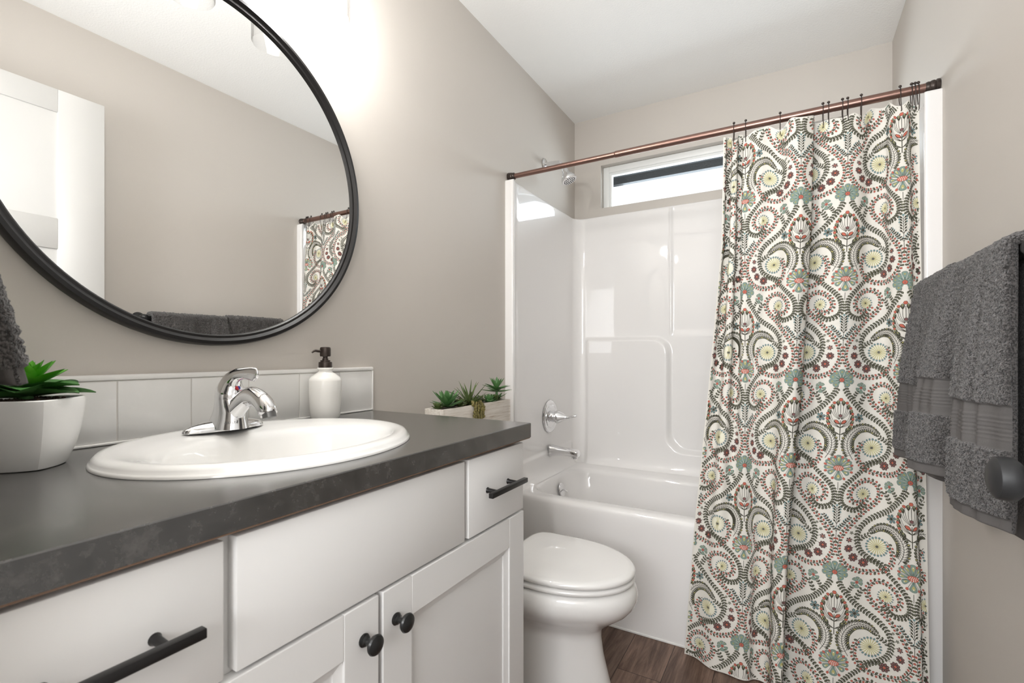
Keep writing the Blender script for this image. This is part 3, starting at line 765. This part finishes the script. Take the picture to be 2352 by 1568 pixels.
def smallflower(c, r, n, petal, heart):
    c = tr(*c)
    for j in range(n):
        a = 2*pi*j/n + .3; d = (math.cos(a), math.sin(a)); L_ = r
        S(drop(c+np.array(d)*r*.15, d, r*.88, r*.62), INK, 1); S(drop(c+np.array(d)*r*.30, d, r*.62, r*.38), petal, 2)
    S(circ(c, r*.27, 8), INK if heart == BLU else heart, 3)
smallflower((610, 1272), .0140, 8, MAU, COR); smallflower((470, 1170), .0135, 8, MAU, COR); smallflower((405, 1040), .0118, 8, MAU, COR)
smallflower((410, 928), .0085, 6, MAU, COR); smallflower((440, 842), .0052, 5, GRN, GRN); smallflower((496, 778), .0045, 5, GRN, GRN)
smallflower((980, 755), .0145, 6, BLU, BLU)
for a, b in (((455, 935), (510, 985)), ((455, 855), (520, 905)), ((460, 1035), (530, 1045)), ((535, 1155), (600, 1150)), ((670, 1240), (720, 1250)), ((905, 700), (940, 725))): S(stroke([tr(*a), tr(*b)], .0011), INK, 1)
# leaf-shaped teal flower
c = tr(955, 345)
for a, L_, W_ in ((-2.2, .0155, .0105), (-1.35, .0165, .0105), (-.5, .0165, .0105), (.35, .0165, .0105), (2.75, .0165, .0125), (1.55, .0175, .0150)):
    d = np.array([math.cos(a), math.sin(a)]); petal(c, d, L_*1.03, W_*1.08, INK, 1); petal(c, d, L_, W_, TEA, 2); S(circ(c+d*L_*.74, .0014, 6), YEL, 3)
S(circ(c, .0046, 8), COR, 4); S(circ(c, .0020, 6), MAU, 5)
# fern plume
P, T = resample([tr(1062, 1335), tr(1130, 1235), tr(1142, 1120), tr(1095, 1010), tr(1012, 920), tr(900, 862), tr(800, 852), tr(715, 885)], .0074)
S(stroke(P, .0015), INK, 1)
for i in range(2, len(P)):
    u_ = i/len(P); ln = .0200*math.sin(pi*min(1, .18+u_*.80))**.6 + .003
    for s, k_ in ((-1, .78), (1, 1.0)):
        q = np.array([-T[i][1], T[i][0]])*s; d = q+T[i]*(.35+.9*u_); d /= np.linalg.norm(d); e_ = P[i]+d*ln*k_
        S(stroke([P[i], P[i]+d*ln*.5], .0009), INK, 1)
        S(drop(P[i]+d*ln*.30*k_, d, ln*k_*.82, .0092), INK, 1)
        S(drop(P[i]+d*ln*.70*k_, d, ln*k_*.34, .0036), YEL if i % 4 == 0 else GRN, 2)
        S(drop(P[i]+d*ln*.38*k_, d, ln*k_*.30, .0020), CRM, 2)
side_n = len(shapes)
# ---- motifs on the axis (drawn once, symmetric)
def ta(x, t): return np.array([x, t*VC])
def both(fn):
    for s in (-1, 1): fn(s)
# pineapple flower centred at t=0
S(stroke([ta(0, .118), ta(0, .02)], .0020), INK, 1)
S(stroke([ta(0, .03), ta(0, -.080)], .0014), INK, 1)
fan(ta(0, -.096), circ(ta(0, -.096), .0062, 6), INK, 2, 1); fan(ta(0, -.096), circ(ta(0, -.096), .0052, 6), COR, 3, 1)
for s in (-1, 1):
    for (x, t, kind) in ((.0165, -.079, 'b'), (.0265, -.052, 'b'), (.0325, -.022, 'b'), (.0335, .006, 'b'), (.0300, .034, 'b'), (.0070, -.084, 'l'), (.0215, -.064, 'l'), (.0295, -.037, 'l'), (.0330, -.008, 'l'), (.0325, .020, 'l'), (.0270, .042, 'l'), (.0200, .056, 'l')):
        e_ = ta(x*s, t); base = ta(0, .088) if t > .012 else (ta(0, .052) if t > -.045 else ta(0, .012))
        d = e_-base; mid = base + d*.5 + np.array([s*.0035, .0045]); S(stroke(smoothpath([base, mid, e_], 4), .0011), INK, 1); d = e_-mid; d /= np.linalg.norm(d)
        if kind == 'b': S(circ(e_, .0050, 7), INK, 2); S(circ(e_, .0042, 7), COR, 3)
        else: petal(e_-d*.013, d, .0180, .0105, INK, 2, False); petal(e_-d*.007, d, .0110, .0062, GRN, 3, False); S(circ(e_+d*.0008, .0016, 6), YEL, 4)
    petal(ta(s*.001, .034), (s*.85, -.8), .0200, .0115, INK, 3, False); petal(ta(s*.003, .030), (s*.85, -.8), .0155, .0080, COR, 4, False)
S(circ(ta(0, -.012), .0052, 8), INK, 3); S(circ(ta(0, -.012), .0040, 8), MAU, 4); S(circ(ta(0, .008), .0030, 6), CRM, 5)
# teal flower at t=.258
c = ta(0, .262)
for a, L_, W_ in ((0, .041, .0170), (.52, .039, .0125), (-.52, .039, .0125), (1.02, .040, .0125), (-1.02, .040, .0125), (1.58, .038, .0125), (-1.58, .038, .0125), (2.20, .033, .0140), (-2.20, .033, .0140), (pi, .039, .0200)):
    d = np.array([math.sin(a), -math.cos(a)]); petal(c, d, L_, W_, INK, 1); petal(c, d, L_*.985, W_*.90, TEA, 2); petal(c+d*L_*.50, d, L_*.36, W_*.42, YEL, 3, False); S(circ(c+d*L_*.78, .0018, 6), CRM, 4); S(stroke([c+d*.008, c+d*L_*.42], .0009), INK, 4)
for a in (.27, .78, 1.30, 1.90, 2.72):
    for s in (-1, 1):
        d = np.array([math.sin(a*s), -math.cos(a*s)]); S(stroke([c, c+d*.033], .0009), INK, 3); S(circ(c+d*.0355, .0048, 7, .8, math.atan2(d[1], d[0])), MAU, 3); S(circ(c+d*.0355, .0040, 7, .8, math.atan2(d[1], d[0])), COR, 4)
fan(c, circ(c, .0135, 14, .62), COR, 5, 2)
for (x, y) in ((-.009, 0), (-.0045, 0), (0, 0), (.0045, 0), (.009, 0), (-.0067, -.0038), (-.0022, -.0038), (.0022, -.0038), (.0067, -.0038), (-.0045, .0038), (0, .0038), (.0045, .0038), (0, .0066)):
    S(circ(c+np.array([x, y]), .0014, 6), CRM, 6)
S(stroke([ta(0, .335), ta(0, .376)], .0013), INK, 1)
# sprig at .456 - .641
S(stroke([ta(0, .641), ta(0, .46)], .0015, .0010), INK, 1)
for s in (-1, 1):
    for t in (.462, .475, .489, .503, .518, .533):
        S(stroke([ta(0, t+.014), ta(s*.010, t)], .0009), INK, 1); S(drop(ta(s*.002, t+.008), (s*1, -.8), .0115, .0058), INK, 2); S(circ(ta(s*.0095, t+.0005), .0022, 7), CRM if t > .5 else BLU, 3)
    br_ = [ta(0, .592), ta(s*.011, .562), ta(s*.022, .537), ta(s*.033, .515)]
    P, T = resample(br_, .0068); S(stroke(P, .0010), INK, 1)
    for i in range(1, len(P)):
        for s2 in (-1, 1):
            q = np.array([-T[i][1], T[i][0]])*s2+T[i]*.8; leaf(P[i], q, .0078, .0050, INK); q /= np.linalg.norm(q); S(circ(P[i]+q*.0070, .0021, 7), BLU if (i+s2) % 3 else CRM, 3)
S(circ(ta(0, .455), .0032, 8), BLU, 3); S(circ(ta(0, .545), .003, 7), INK, 3); S(circ(ta(0, .543), .0016, 6), CRM, 4)
# fan at .795
c = ta(0, .800)
for a in (0, .60, -.60, 1.18, -1.18, 1.76, -1.76, 2.38, -2.38):
    L_ = .034 if abs(a) < 1.9 else .029; d = np.array([math.sin(a), -math.cos(a)])
    petal(c, d, L_, .0158, INK, 1); petal(c, d, L_*.98, .0145, TEA, 2); S(circ(c+d*L_*.74, .0026, 7), YEL, 3); S(circ(c+d*L_*.74, .0010, 5), INK, 4); S(stroke([c, c+d*L_*.45], .0012), INK, 3)
fan(c, circ(c, .0070, 10), INK, 4, 1); fan(c, circ(c, .0062, 10), COR, 5, 1); S(circ(c, .0020, 6), MAU, 6)

# --- stamp the print over the cloth
LAY = .00016
allv = []; allf = []; allm = []; nv = len(P := surf(K, Z).reshape(-1, 3))
K0 = 1; T0 = .0
z_anchor = 1.497 + (.002)                  # height of a pineapple flower on even-phase columns (k = 1)
stamps = []
for k in range(-2, 7):
    ph = 0 if (k - 1) % 2 == 0 else .5
    for nrow in range(-4, 5):
        stamps.append((k, (nrow + ph)*VC))
flat_xy = np.concatenate([s[0] for s in shapes]); lens = np.array([len(s[0]) for s in shapes]); cols = np.array([s[1] for s in shapes]); lays = np.array([s[2] for s in shapes])
lay_v = np.repeat(lays, lens); starts = np.r_[0, np.cumsum(lens)[:-1]]
vert_shape = np.repeat(np.arange(len(shapes)), lens); is_side = np.arange(len(shapes)) < side_n
for (k, dz) in stamps:
    for sgn in (1, -1):
        X = k + sgn*flat_xy[:, 0]/HC; Y = z_anchor + dz - flat_xy[:, 1]
        ok = (X > S0+.01) & (X < S1-.01) & (Y > CZB+.002) & (Y < CZT-.002)
        good = np.ones(len(shapes), bool); np.logical_and.at(good, vert_shape, ok)
        if sgn == -1: good &= is_side
        if not good.any(): continue
        vsel = good[vert_shape]
        pts = surf(X[vsel], Y[vsel], .00035); 
        lift = surf(X[vsel], Y[vsel], .00135)-pts
        pts = pts + lift*(lay_v[vsel]*.26)[:, None]
        allv.append(pts); 
        newidx = np.cumsum(vsel)-1 + nv
        for si in np.nonzero(good)[0]:
            a0 = starts[si]; ii = newidx[a0:a0+lens[si]]
            allf.append(tuple(ii) if sgn == 1 else tuple(ii[::-1])); allm.append(cols[si])
        nv += int(vsel.sum())
PV = np.concatenate([P]+allv); faces = [tuple(q) for q in cloth_faces] + allf
fmx = np.r_[np.zeros(len(cloth_faces), int), np.array(allm)]
def cloth(name, c, rough=.9): return mat(name, c, rough, spec=.12)
cl = cloth('cream_cotton', (.69, .665, .61)); bump(cl, noise(cl, texco(cl), 900, 2), .3, .001)
nt = nodes(cl)
cmats = [cl, cloth('olive_ink', (.055, .052, .038)), cloth('leaf_grey_green', (.16, .165, .115)), cloth('coral_print', (.47, .13, .092)), cloth('teal_print', (.20, .275, .24)), cloth('mustard_print', (.43, .39, .16)), cloth('pale_yellow_print', (.73, .71, .57)), cloth('blue_print', (.17, .27, .28)), cloth('cream_print', (.70, .675, .62)), cloth('mauve_print', (.20, .10, .10))]
cur = link('shower_curtain', PV.tolist(), faces, None, mats=cmats, fm=fmx, ang=0)
tag(cur, 'cream shower curtain printed with scrolling green and coral vines', 'shower curtain')
print('curtain verts', len(PV))
# hooks
hooks = []
for i, hx_ in enumerate(hook_x):
    k = hook_k[i]; q = surf(np.array([k]), np.array([CZT-.012]))[0]
    m = MB(); tilt = (q[0]-hx_)
    pts = []
    for t in np.linspace(-.15, 1.15, 16):   # over the rod, front to back
        a = pi*t; pts.append((hx_, RY - math.cos(a)*.0158, RZ + math.sin(a)*.0158))
    front = [(q[0]+.0004, q[1]-.004, q[2]-.004), (hx_+tilt*.6, RY-.0155, (RZ+q[2])/2-.003)] 
    back = [(hx_+tilt*.5, RY+.010, RZ-.024), (q[0], q[1]+.004, q[2]+.002), (q[0], q[1]-.001, q[2]-.006)]
    m.add(*tube(front+pts+back, .0013, 8, 3))
    m.add(*sphere((hx_, RY-.002, RZ+.0205), .0045, 14, 9))
    h = m.make('curtain_hook', bronze)
    tag(h, 'small dark bronze wire hook with ball top holding the curtain on the copper rod', 'curtain hook', 'hooks along the curtain rod')
# ------------------------------------------------------------------ toilet
TYC = 1.44
to = thing('toilet', (.35, TYC, 0), 'white toilet with closed lid between the vanity and the bathtub', 'toilet')
def tout(xf, xb, hw, z, n=128, bw=.86, dome=0):
    cxm = xb + (xf-xb)*.42; pts = []
    for j in range(n):
        t = 2*pi*j/n; c_, s_ = math.cos(t), math.sin(t)
        if c_ >= 0: x = cxm + (xf-cxm)*c_; y = hw*s_
        else:
            e_ = .14; x = cxm + (cxm-xb)*(-(abs(c_)**e_)); y = hw*s_*(1 - (1-bw)*(-c_)**.9) ; y = hw*math.copysign(abs(s_)**.30, s_)*(1-(1-bw)*abs(c_)**.9)
        pts.append((x, TYC+y, z))
    return pts
lid_r = [tout(.708, .312, .170, .4215), tout(.716, .306, .178, .423), tout(.718, .304, .181, .4275), tout(.717, .304, .181, .435), tout(.711, .307, .175, .4400), tout(.695, .315, .163, .4425), tout(.62, .34, .11, .4445), tout(.5, .40, .04, .4450)]
v, f = loft(lid_r); MB().add(v, f).make('toilet_lid', toiletm, to, ang=0)
st_r = [tout(.704, .300, .168, .4015), tout(.714, .296, .178, .403), tout(.717, .295, .181, .4075), tout(.716, .295, .180, .414), tout(.708, .30, .172, .4175), tout(.60, .34, .1, .4175)]
v, f = loft(st_r); MB().add(v, f).make('toilet_seat', toiletm, to, ang=0)
bowl = [(.700, .27, .168, .3965), (.712, .26, .178, .394), (.720, .25, .184, .386), (.7255, .245, .188, .370), (.7255, .24, .188, .352), (.718, .235, .182, .332), (.700, .23, .166, .310), (.672, .225, .142, .288), (.646, .22, .122, .268), (.624, .21, .110, .250), (.615, .20, .104, .236), (.613, .19, .102, .215), (.620, .18, .105, .16), (.638, .165, .112, .09), (.654, .155, .118, .03), (.660, .15, .121, .008), (.662, .15, .122, 0.0005)]
v, f = loft([tout(a, b, c_, z) for a, b, c_, z in bowl][::-1]); MB().add(v, f).make('toilet_bowl', toiletm, to, ang=0)
MB().box(.02, .30, TYC-.11, TYC+.11, .22, .395, .03, seg=4).make('tank_shelf', toiletm, to)
def tank(z, ix=0): return rrect(.113, TYC, .098-ix, .205-ix, .03, z)
v, f = loft([tank(.396, .02), tank(.41, .012), tank(.60, .004), tank(.765, 0)]); MB().add(v, f).make('tank', toiletm, to)
v, f = loft([tank(.766, -.002), tank(.770, -.006), tank(.788, -.006), tank(.797, -.001), tank(.800, .012)]); MB().add(v, f).make('tank_lid', toiletm, to)
MB().add(*lathe([(0, 0), (.012, 0), (.013, .006), (.008, .012), (.006, .03), (0, .03)], (.212, TYC-.14, .72), (1, 0, 0), 20)).make('flush_lever', chrome, to)
# ------------------------------------------------------------------ plants
def leaf_mesh(mb, base, yaw, pitch, L_, Wd, curl=.5, thick=.12, mi=0, nl=8, nw=4, cup=.25, tipc=None, sharp=1.0):
    """a pointed fleshy leaf; pitch is its rise at the root, curl bends it up (+) or down (-)"""
    d0 = Vector((math.cos(yaw), math.sin(yaw), 0)); up = Vector((0, 0, 1)); side = d0.cross(up)
    rings = []; p = Vector(base); ang = pitch
    for i in range(nl+1):
        s = i/nl
        w_ = Wd*.5*(math.sin(pi*min(1, (.12+.88*s))**1.0 if False else pi*(.14+.86*s)))**.8*(1-.15*s) if s < 1 else 0
        w_ = max(w_, .0004*(L_/.05)) * (1 if s < .97 else .3)
        tdir = d0*math.cos(ang) + up*math.sin(ang); nrm = -d0*math.sin(ang) + up*math.cos(ang); th = Wd*thick*(1-s*.8)
        rr = []
        for j in range(nw+1):
            a = -1 + 2*j/nw; rr.append(p + side*(w_*a) + nrm*(w_*cup*a*a + th*.15))
        for j in range(nw-1, 0, -1):
            a = -1 + 2*j/nw; rr.append(p + side*(w_*a*.96) + nrm*(w_*cup*a*a - th*(1-a*a)))
        rings.append(rr); p = p + tdir*(L_/nl); ang += curl/nl
    v, f = loft(rings); mb.add(v, f, mi)
def rosette(mb, c, R, layers, mi=0, seed=1, wr=.42, tilt=0):
    r = random.Random(seed)
    for (n, pit, sc_, z, cu) in layers:
        o = r.random()*6
        for j in range(n):
            leaf_mesh(mb, (c[0], c[1], c[2]+z), o + 2*pi*j/n + r.uniform(-.12, .12), pit + r.uniform(-.1, .1), R*sc_*r.uniform(.9, 1.08), R*sc_*wr*r.uniform(.9, 1.1), cu, mi=mi)
    return mb
# potted succulent by the sink
PX, PY, PZ0 = .118, .262, .9282
ps = thing('potted_succulent', (PX, PY, PZ0), 'green succulent in a white faceted pot on the worktop under the towel', 'potted plant')
def sq(hd, z, rot=0, e=.45, n=64):
    out = []
    for j in range(n):
        t = 2*pi*j/n + rot; c_, s_ = math.cos(t), math.sin(t)
        rr = hd/((abs(c_)**(1/e*.62) + abs(s_)**(1/e*.62))**(e/.62)); out.append((PX + rr*c_, PY + rr*s_, z))
    return out
rr = [sq(.044, PZ0), sq(.047, PZ0+.001), sq(.051, PZ0+.008), sq(.060, PZ0+.03), sq(.066, PZ0+.055), sq(.070, PZ0+.08), sq(.0715, PZ0+.098), sq(.071, PZ0+.1035), sq(.069, PZ0+.105), sq(.066, PZ0+.104), sq(.065, PZ0+.096)]
v, f = loft(rr); MB().add(v, f).make('pot', potm, ps, ang=25)
m = MB(); rs = random.Random(3)
v, f = loft([sq(.0652, PZ0+.0965), sq(.0645, PZ0+.101), sq(.02, PZ0+.104)]); m.add(v, f)
for i in range(130):
    a = rs.random()*2*pi; r0 = rs.random()**.5*.047; m.add(*sphere((PX+r0*math.cos(a), PY+r0*math.sin(a), PZ0+.102+rs.random()*.002), rs.uniform(.001, .0026), 6, 4))
m.make('potting_soil', soil, ps)
m = rosette(MB(), (PX, PY, PZ0+.112), .072, [(6, .14, 1.12, 0, -.30), (6, .26, 1.12, .003, -.45)], seed=5, wr=.66); m.make('outer_leaves', green_d, ps, ang=50)
m = rosette(MB(), (PX, PY, PZ0+.118), .058, [(6, .42, 1.0, .004, .1), (6, .62, .92, .008, .25), (6, .9, .7, .012, .3), (5, 1.2, .5, .014, .3)], seed=9, wr=.5); m.make('inner_leaves', green_b, ps, ang=50)
MB().add(*lathe([(.008, 0), (.010, .022), (.007, .03)], (PX, PY, PZ0+.103), n=12)).make('stem', green_d, ps)

# planter box on the toilet tank
BX0, BX1, BY0, BY1, BZ0, BZ1 = .090, .166, 1.218, 1.645, .8005, .9225
pb = thing('planter_box', (.128, 1.43, BZ0), 'whitewashed wooden planter box of mixed succulents on the toilet tank', 'planter')
m = MB(); t_ = .009
m.box(BX1-t_, BX1, BY0+t_, BY1-t_, BZ0, BZ1, .0012).box(BX0, BX0+t_, BY0+t_, BY1-t_, BZ0, BZ1, .0012).box(BX0, BX1, BY0, BY0+t_, BZ0, BZ1, .0012).box(BX0, BX1, BY1-t_, BY1, BZ0, BZ1, .0012).box(BX0+t_, BX1-t_, BY0+t_, BY1-t_, BZ0, BZ0+.01)
m.make('wooden_box', wwm, pb, ang=30)
MB().box(BX0+t_, BX1-t_, BY0+t_, BY1-t_, BZ1-.03, BZ1-.008).make('potting_soil', soil, pb, smooth=False)
zs_ = BZ1-.006
def plant(name, m, mm): return m.make(name, mm, pb, ang=50)
m = rosette(MB(), (.130, 1.285, zs_+.008), .066, [(8, .25, 1.0, 0, .1), (8, .6, 1.0, .004, .25), (6, .95, .85, .008, .3), (4, 1.25, .6, .01, .2)], seed=2, wr=.33); plant('agave_succulent', m, green_a)
m = MB(); r = random.Random(4)
for j in range(20):
    a = 2*pi*j/20 + r.uniform(-.2, .2); leaf_mesh(m, (.128, 1.415, zs_), a, r.uniform(.5, 1.45), r.uniform(.07, .105), .009, r.uniform(-.7, .1), mi=0, nl=9, nw=2, thick=.3)
plant('spiky_succulent', m, green_s)
m = MB().add(*lathe([(.006, 0), (.005, .045), (.004, .055)], (.130, 1.600, zs_-.004), n=10))
rosette(m, (.130, 1.600, zs_+.040), .062, [(6, .05, 1.0, 0, .25), (6, .35, 1.05, .005, -.1), (5, .9, .85, .01, .2), (3, 1.25, .75, .01, .1)], seed=12, wr=.32)
rosette(m, (.130, 1.600, zs_+.010), .045, [(6, .3, 1.0, 0, .3)], seed=13, wr=.32); plant('tall_rosette_succulent', m, green_a)
for i, (x, y, R_2, mm, sd_) in enumerate(((.130, 1.236, .026, green_s, 1), (.140, 1.345, .034, green_s, 2), (.142, 1.455, .032, purple, 3), (.125, 1.485, .034, green_s, 4), (.148, 1.515, .032, green_a, 5), (.130, 1.545, .034, green_a, 6), (.140, 1.572, .032, green_s, 7), (.112, 1.345, .03, purple, 8), (.105, 1.45, .032, purple, 9), (.120, 1.630, .018, purple, 10))):
    m = rosette(MB(), (x, y, zs_+.004), R_2, [(7, .2, 1.0, 0, .5), (7, .6, .95, .003, .6), (5, 1.1, .7, .005, .4)], seed=20+sd_, wr=.55); plant('small_rosette_succulent', m, mm)
m = MB(); r = random.Random(8)
for (y, L_) in ((1.385, .085), (1.402, .07), (1.425, .085), (1.437, .06)):
    for i in range(int(L_/.0045)*2):
        s = i/(L_/.0045*2); a = r.random()*6.28; zz = BZ1+.010 - s*L_
        xx = BX1 + .009 + .003*math.cos(a) - (.016*(1-s*6) if s < .16 else 0)
        m.add(*sphere((xx, y + .0055*math.sin(a), zz), .0042*r.uniform(.8, 1.1), 8, 6, (1, 1, 1.35)))
plant('trailing_bead_succulent', m, olive)
m = MB()
for j in range(12):
    leaf_mesh(m, (.155, 1.41, zs_+.008), j*.52, .6+.3*(j % 2), .028, .008, .3, mi=0)
plant('bead_succulent_crown', m, green_s)
# ------------------------------------------------------------------ towels
def towel(name, y0, y1, bx, bz, zf, zb, front, back, thick, label, cat, group=None, seed=0, ax='y', band=True, step=.0026, foldtop=.75):
    """towel folded over a bar running along y. front(y, v), back(y, v): x of the outer face, v = 0 at the bar, 1 at the hem"""
    rn = np.random.RandomState(seed)
    nyy = int((y1-y0)/step); ys = np.linspace(y0, y1, nyy)
    z0f = zf(y0) if callable(zf) else zf; z0b = zb(y0) if callable(zb) else zb
    nf = int((bz-z0f)/step); nb = int((bz-z0b)/step); arc = 14
    rows = []
    for y in ys:
        e = min(y-y0, y1-y); er_ = thick*.55
        sh = math.sqrt(max(0, 1-(1-min(1, e/er_))**2)) if e < er_ else 1.0   # rounded ends
        th = thick*max(.25, sh)
        L = []
        zfy = zf(y) if callable(zf) else zf; zby = zb(y) if callable(zb) else zb
        xf0, xb0 = front(y, 0), back(y, 0); rx = (xb0-xf0)/2; cx_ = (xb0+xf0)/2
        for i in range(nf): v = 1-i/nf; L.append((front(y, v)+(thick-th)*.5, zfy+(bz-zfy)*(1-v), 0, v, 0))
        for i in range(arc+1): a = pi*(1-i/arc); L.append((cx_+rx*math.cos(a), bz+rx*foldtop*math.sin(a), 1, 0, 0))
        for i in range(1, nb+1): v = i/nb; L.append((back(y, v)-(thick-th)*.5, bz-(bz-zby)*v, 2, v, 0))
        for i in range(0, 5): L.append((back(y, 1)-(thick-th)*.5-th*(i+.5)/5, zby-.003*math.sin(pi*(i+.5)/5), 2, 1, 1))
        for i in range(nb//3, -1, -1):
            v = 1-(1-i/(nb//3)); L.append((back(y, v)-(thick+th)*.5, bz-(bz-zby)*v, 2, v, 1))
        for i in range(0, nf//3+1): v = i/(nf//3); L.append((front(y, v)+(thick+th)*.5, zfy+(bz-zfy)*(1-v), 0, v, 1))
        for i in range(0, 4): L.append((front(y, 1)+(thick+th)*.5-th*(i+.5)/4, zfy-.003*math.sin(pi*(i+.5)/4), 0, 1, 1))
        rows.append(L)
    A = np.array(rows)                        # ny, m, 5
    m = A.shape[1]; Pt = np.zeros((nyy, m, 3)); Pt[..., 0] = A[..., 0]; Pt[..., 1] = ys[:, None]; Pt[..., 2] = A[..., 1]
    du = np.roll(Pt, -1, 1)-np.roll(Pt, 1, 1); dv = np.gradient(Pt, axis=0)
    nm = np.cross(dv, du); nm /= (np.linalg.norm(nm, axis=-1, keepdims=True)+1e-9)
    # which way is out: the front outer face looks to -x
    if nm[nyy//2, nf//2, 0] > 0: nm = -nm
    z = Pt[..., 2]; zfr = np.array([(zf(y) if callable(zf) else zf) for y in ys])[:, None]; hgt = z-zfr
    outer = A[..., 4] == 0
    inband = outer & (A[..., 2] == 0) & (hgt > .128) & (hgt < .205) & band
    hem = (A[..., 3] > .93) & (hgt < .020)
    rough = rn.rand(nyy, m)*.0042 + rn.rand(nyy//2+1, m//2+1).repeat(2, 0).repeat(2, 1)[:nyy, :m]*.0034
    ribs = np.where((hgt > .146) & (hgt < .188), .0016*np.sin((hgt-.146)/.0070*2*pi), .0004*np.sin(hgt/.0028*2*pi))-.0022
    disp = np.where(inband, ribs, np.where(hem, -.0006, rough))
    disp = np.where(outer | hem, disp, 0)
    Pt = Pt + nm*disp[..., None]
    V = Pt.reshape(-1, 3)
    i_, j_ = np.meshgrid(np.arange(nyy-1), np.arange(m), indexing='ij'); j2 = (j_+1) % m
    Fq = np.stack([i_*m+j_, i_*m+j2, (i_+1)*m+j2, (i_+1)*m+j_], -1).reshape(-1, 4)
    mi_ = (inband | hem)[:-1].reshape(-1).astype(int)
    Fl = [tuple(q) for q in Fq] + [tuple(range(m-1, -1, -1)), tuple((nyy-1)*m+j for j in range(m))]
    if ax == 'x': V = np.stack([V[:, 1], -V[:, 0], V[:, 2]], -1)
    o = link(name, V.tolist(), Fl, None, mats=[terrym, bandm], fm=np.r_[mi_, [0, 0]], ang=0)
    tag(o, label, cat, group); return o
BXR, BZR = 1.4585, 1.268
tbar = thing('towel_bar', (W, 1.40, BZR), 'black towel bar on the right wall carrying two grey towels', 'towel bar')
MB().add(*lathe([(.0085, 1.062), (.0085, 1.742)], (BXR, 0, BZR), (0, 1, 0), 24)).make('bar', blackg, tbar)
for y in (1.052, 1.752):
    MB().add(*lathe([(0, 0), (.027, 0), (.028, .004), (.024, .010), (.013, .015), (.011, .04), (.0145, .048), (.0165, .060), (.0145, .072), (.006, .078), (0, .078)], (W-.0012, y, BZR), (-1, 0, 0), 32)).make('bar_post', blackg, tbar)
def ipol(y, a): return float(np.interp(y, [p[0] for p in a], [p[1] for p in a]))
def sm(y, a):
    return sum(ipol(y+d, a) for d in (-.012, -.006, 0, .006, .012))/5
NB = [(1.078, 1.430), (1.10, 1.418), (1.15, 1.398), (1.205, 1.390), (1.240, 1.398), (1.262, 1.440), (1.295, 1.446), (1.325, 1.412), (1.375, 1.366), (1.41, 1.356)]
NT = [(1.078, 1.428), (1.41, 1.429)]
def nfront(y, v): a = sm(y, NT); b = sm(y, NB); return a + (b-a)*(.55*v**1.1+.45*min(1, v*1.6)**.8) - .003*math.sin(v*pi) + (.0055*math.sin(y*105+.8) + .0035*math.sin(y*171+v*1.5))*min(1, .15+v*1.3)*(1-.75*v**4)
def nback(y, v): return 1.489 + .008*v + .004*math.sin(y*40)*v
towel('bath_towel', 1.075, 1.412, BXR, BZR+.010, lambda y: .812 + .030*float(sstep(1.25, 1.29, y)), .775, nfront, nback, .018, 'thick grey terry towel on the bar, the nearer of two, falling in two flutes', 'towel', 'grey towels on the towel bar', 1, foldtop=.55)
FB = [(1.425, 1.420), (1.47, 1.405), (1.55, 1.412), (1.60, 1.400), (1.66, 1.412), (1.70, 1.392), (1.725, 1.380)]
FT = [(1.425, 1.429), (1.725, 1.430)]
def ffront(y, v): a = sm(y, FT); b = sm(y, FB); return a + (b-a)*(.6*v**1.15+.4*min(1, v*1.6)) - .004*math.sin(v*pi) + (.006*math.sin(y*112) + .003*math.sin(y*190+v*2))*min(1, .15+v*1.3)*(1-.75*v**4)
towel('bath_towel', 1.424, 1.730, BXR, BZR+.012, lambda y: .815, .80, ffront, nback, .018, 'darker grey terry towel at the far end of the bar beside the curtain', 'towel', 'grey towels on the towel bar', 2)

# hand towel on a ring on the entry wall, left edge of the photo
RGX, RGZ = .300, 1.40
tr_ = thing('towel_ring', (RGX, YE, RGZ), 'black towel ring on the entry wall above the worktop, out at the left', 'towel ring')
MB().add(*lathe([(0, 0), (.024, 0), (.025, .004), (.012, .012), (.010, .035), (0, .036)], (RGX, YE+.0008, RGZ+.075), (0, 1, 0), 28)).make('ring_mount', blackg, tr_)
MB().add(*tube([(RGX + .075*math.cos(t), YE+.038, RGZ + .075*math.sin(t)) for t in np.linspace(0, 2*pi, 49)], .004, 10, 0, caps=False)).make('ring', blackg, tr_)
def hf(y, v): return -(.112 + .090*max(v, 0)**.6 + .003*math.sin(y*60)*v)
def hb(y, v): return -(.090-.004*v)
towel('hand_towel', .240, .360, 0, RGZ-.062, 1.066, 1.10, lambda y, v: hf(y, v)-.0, hb, .020, 'grey hand towel hanging at the left edge of the photo above the succulent', 'towel', None, 3, ax='x', band=False)
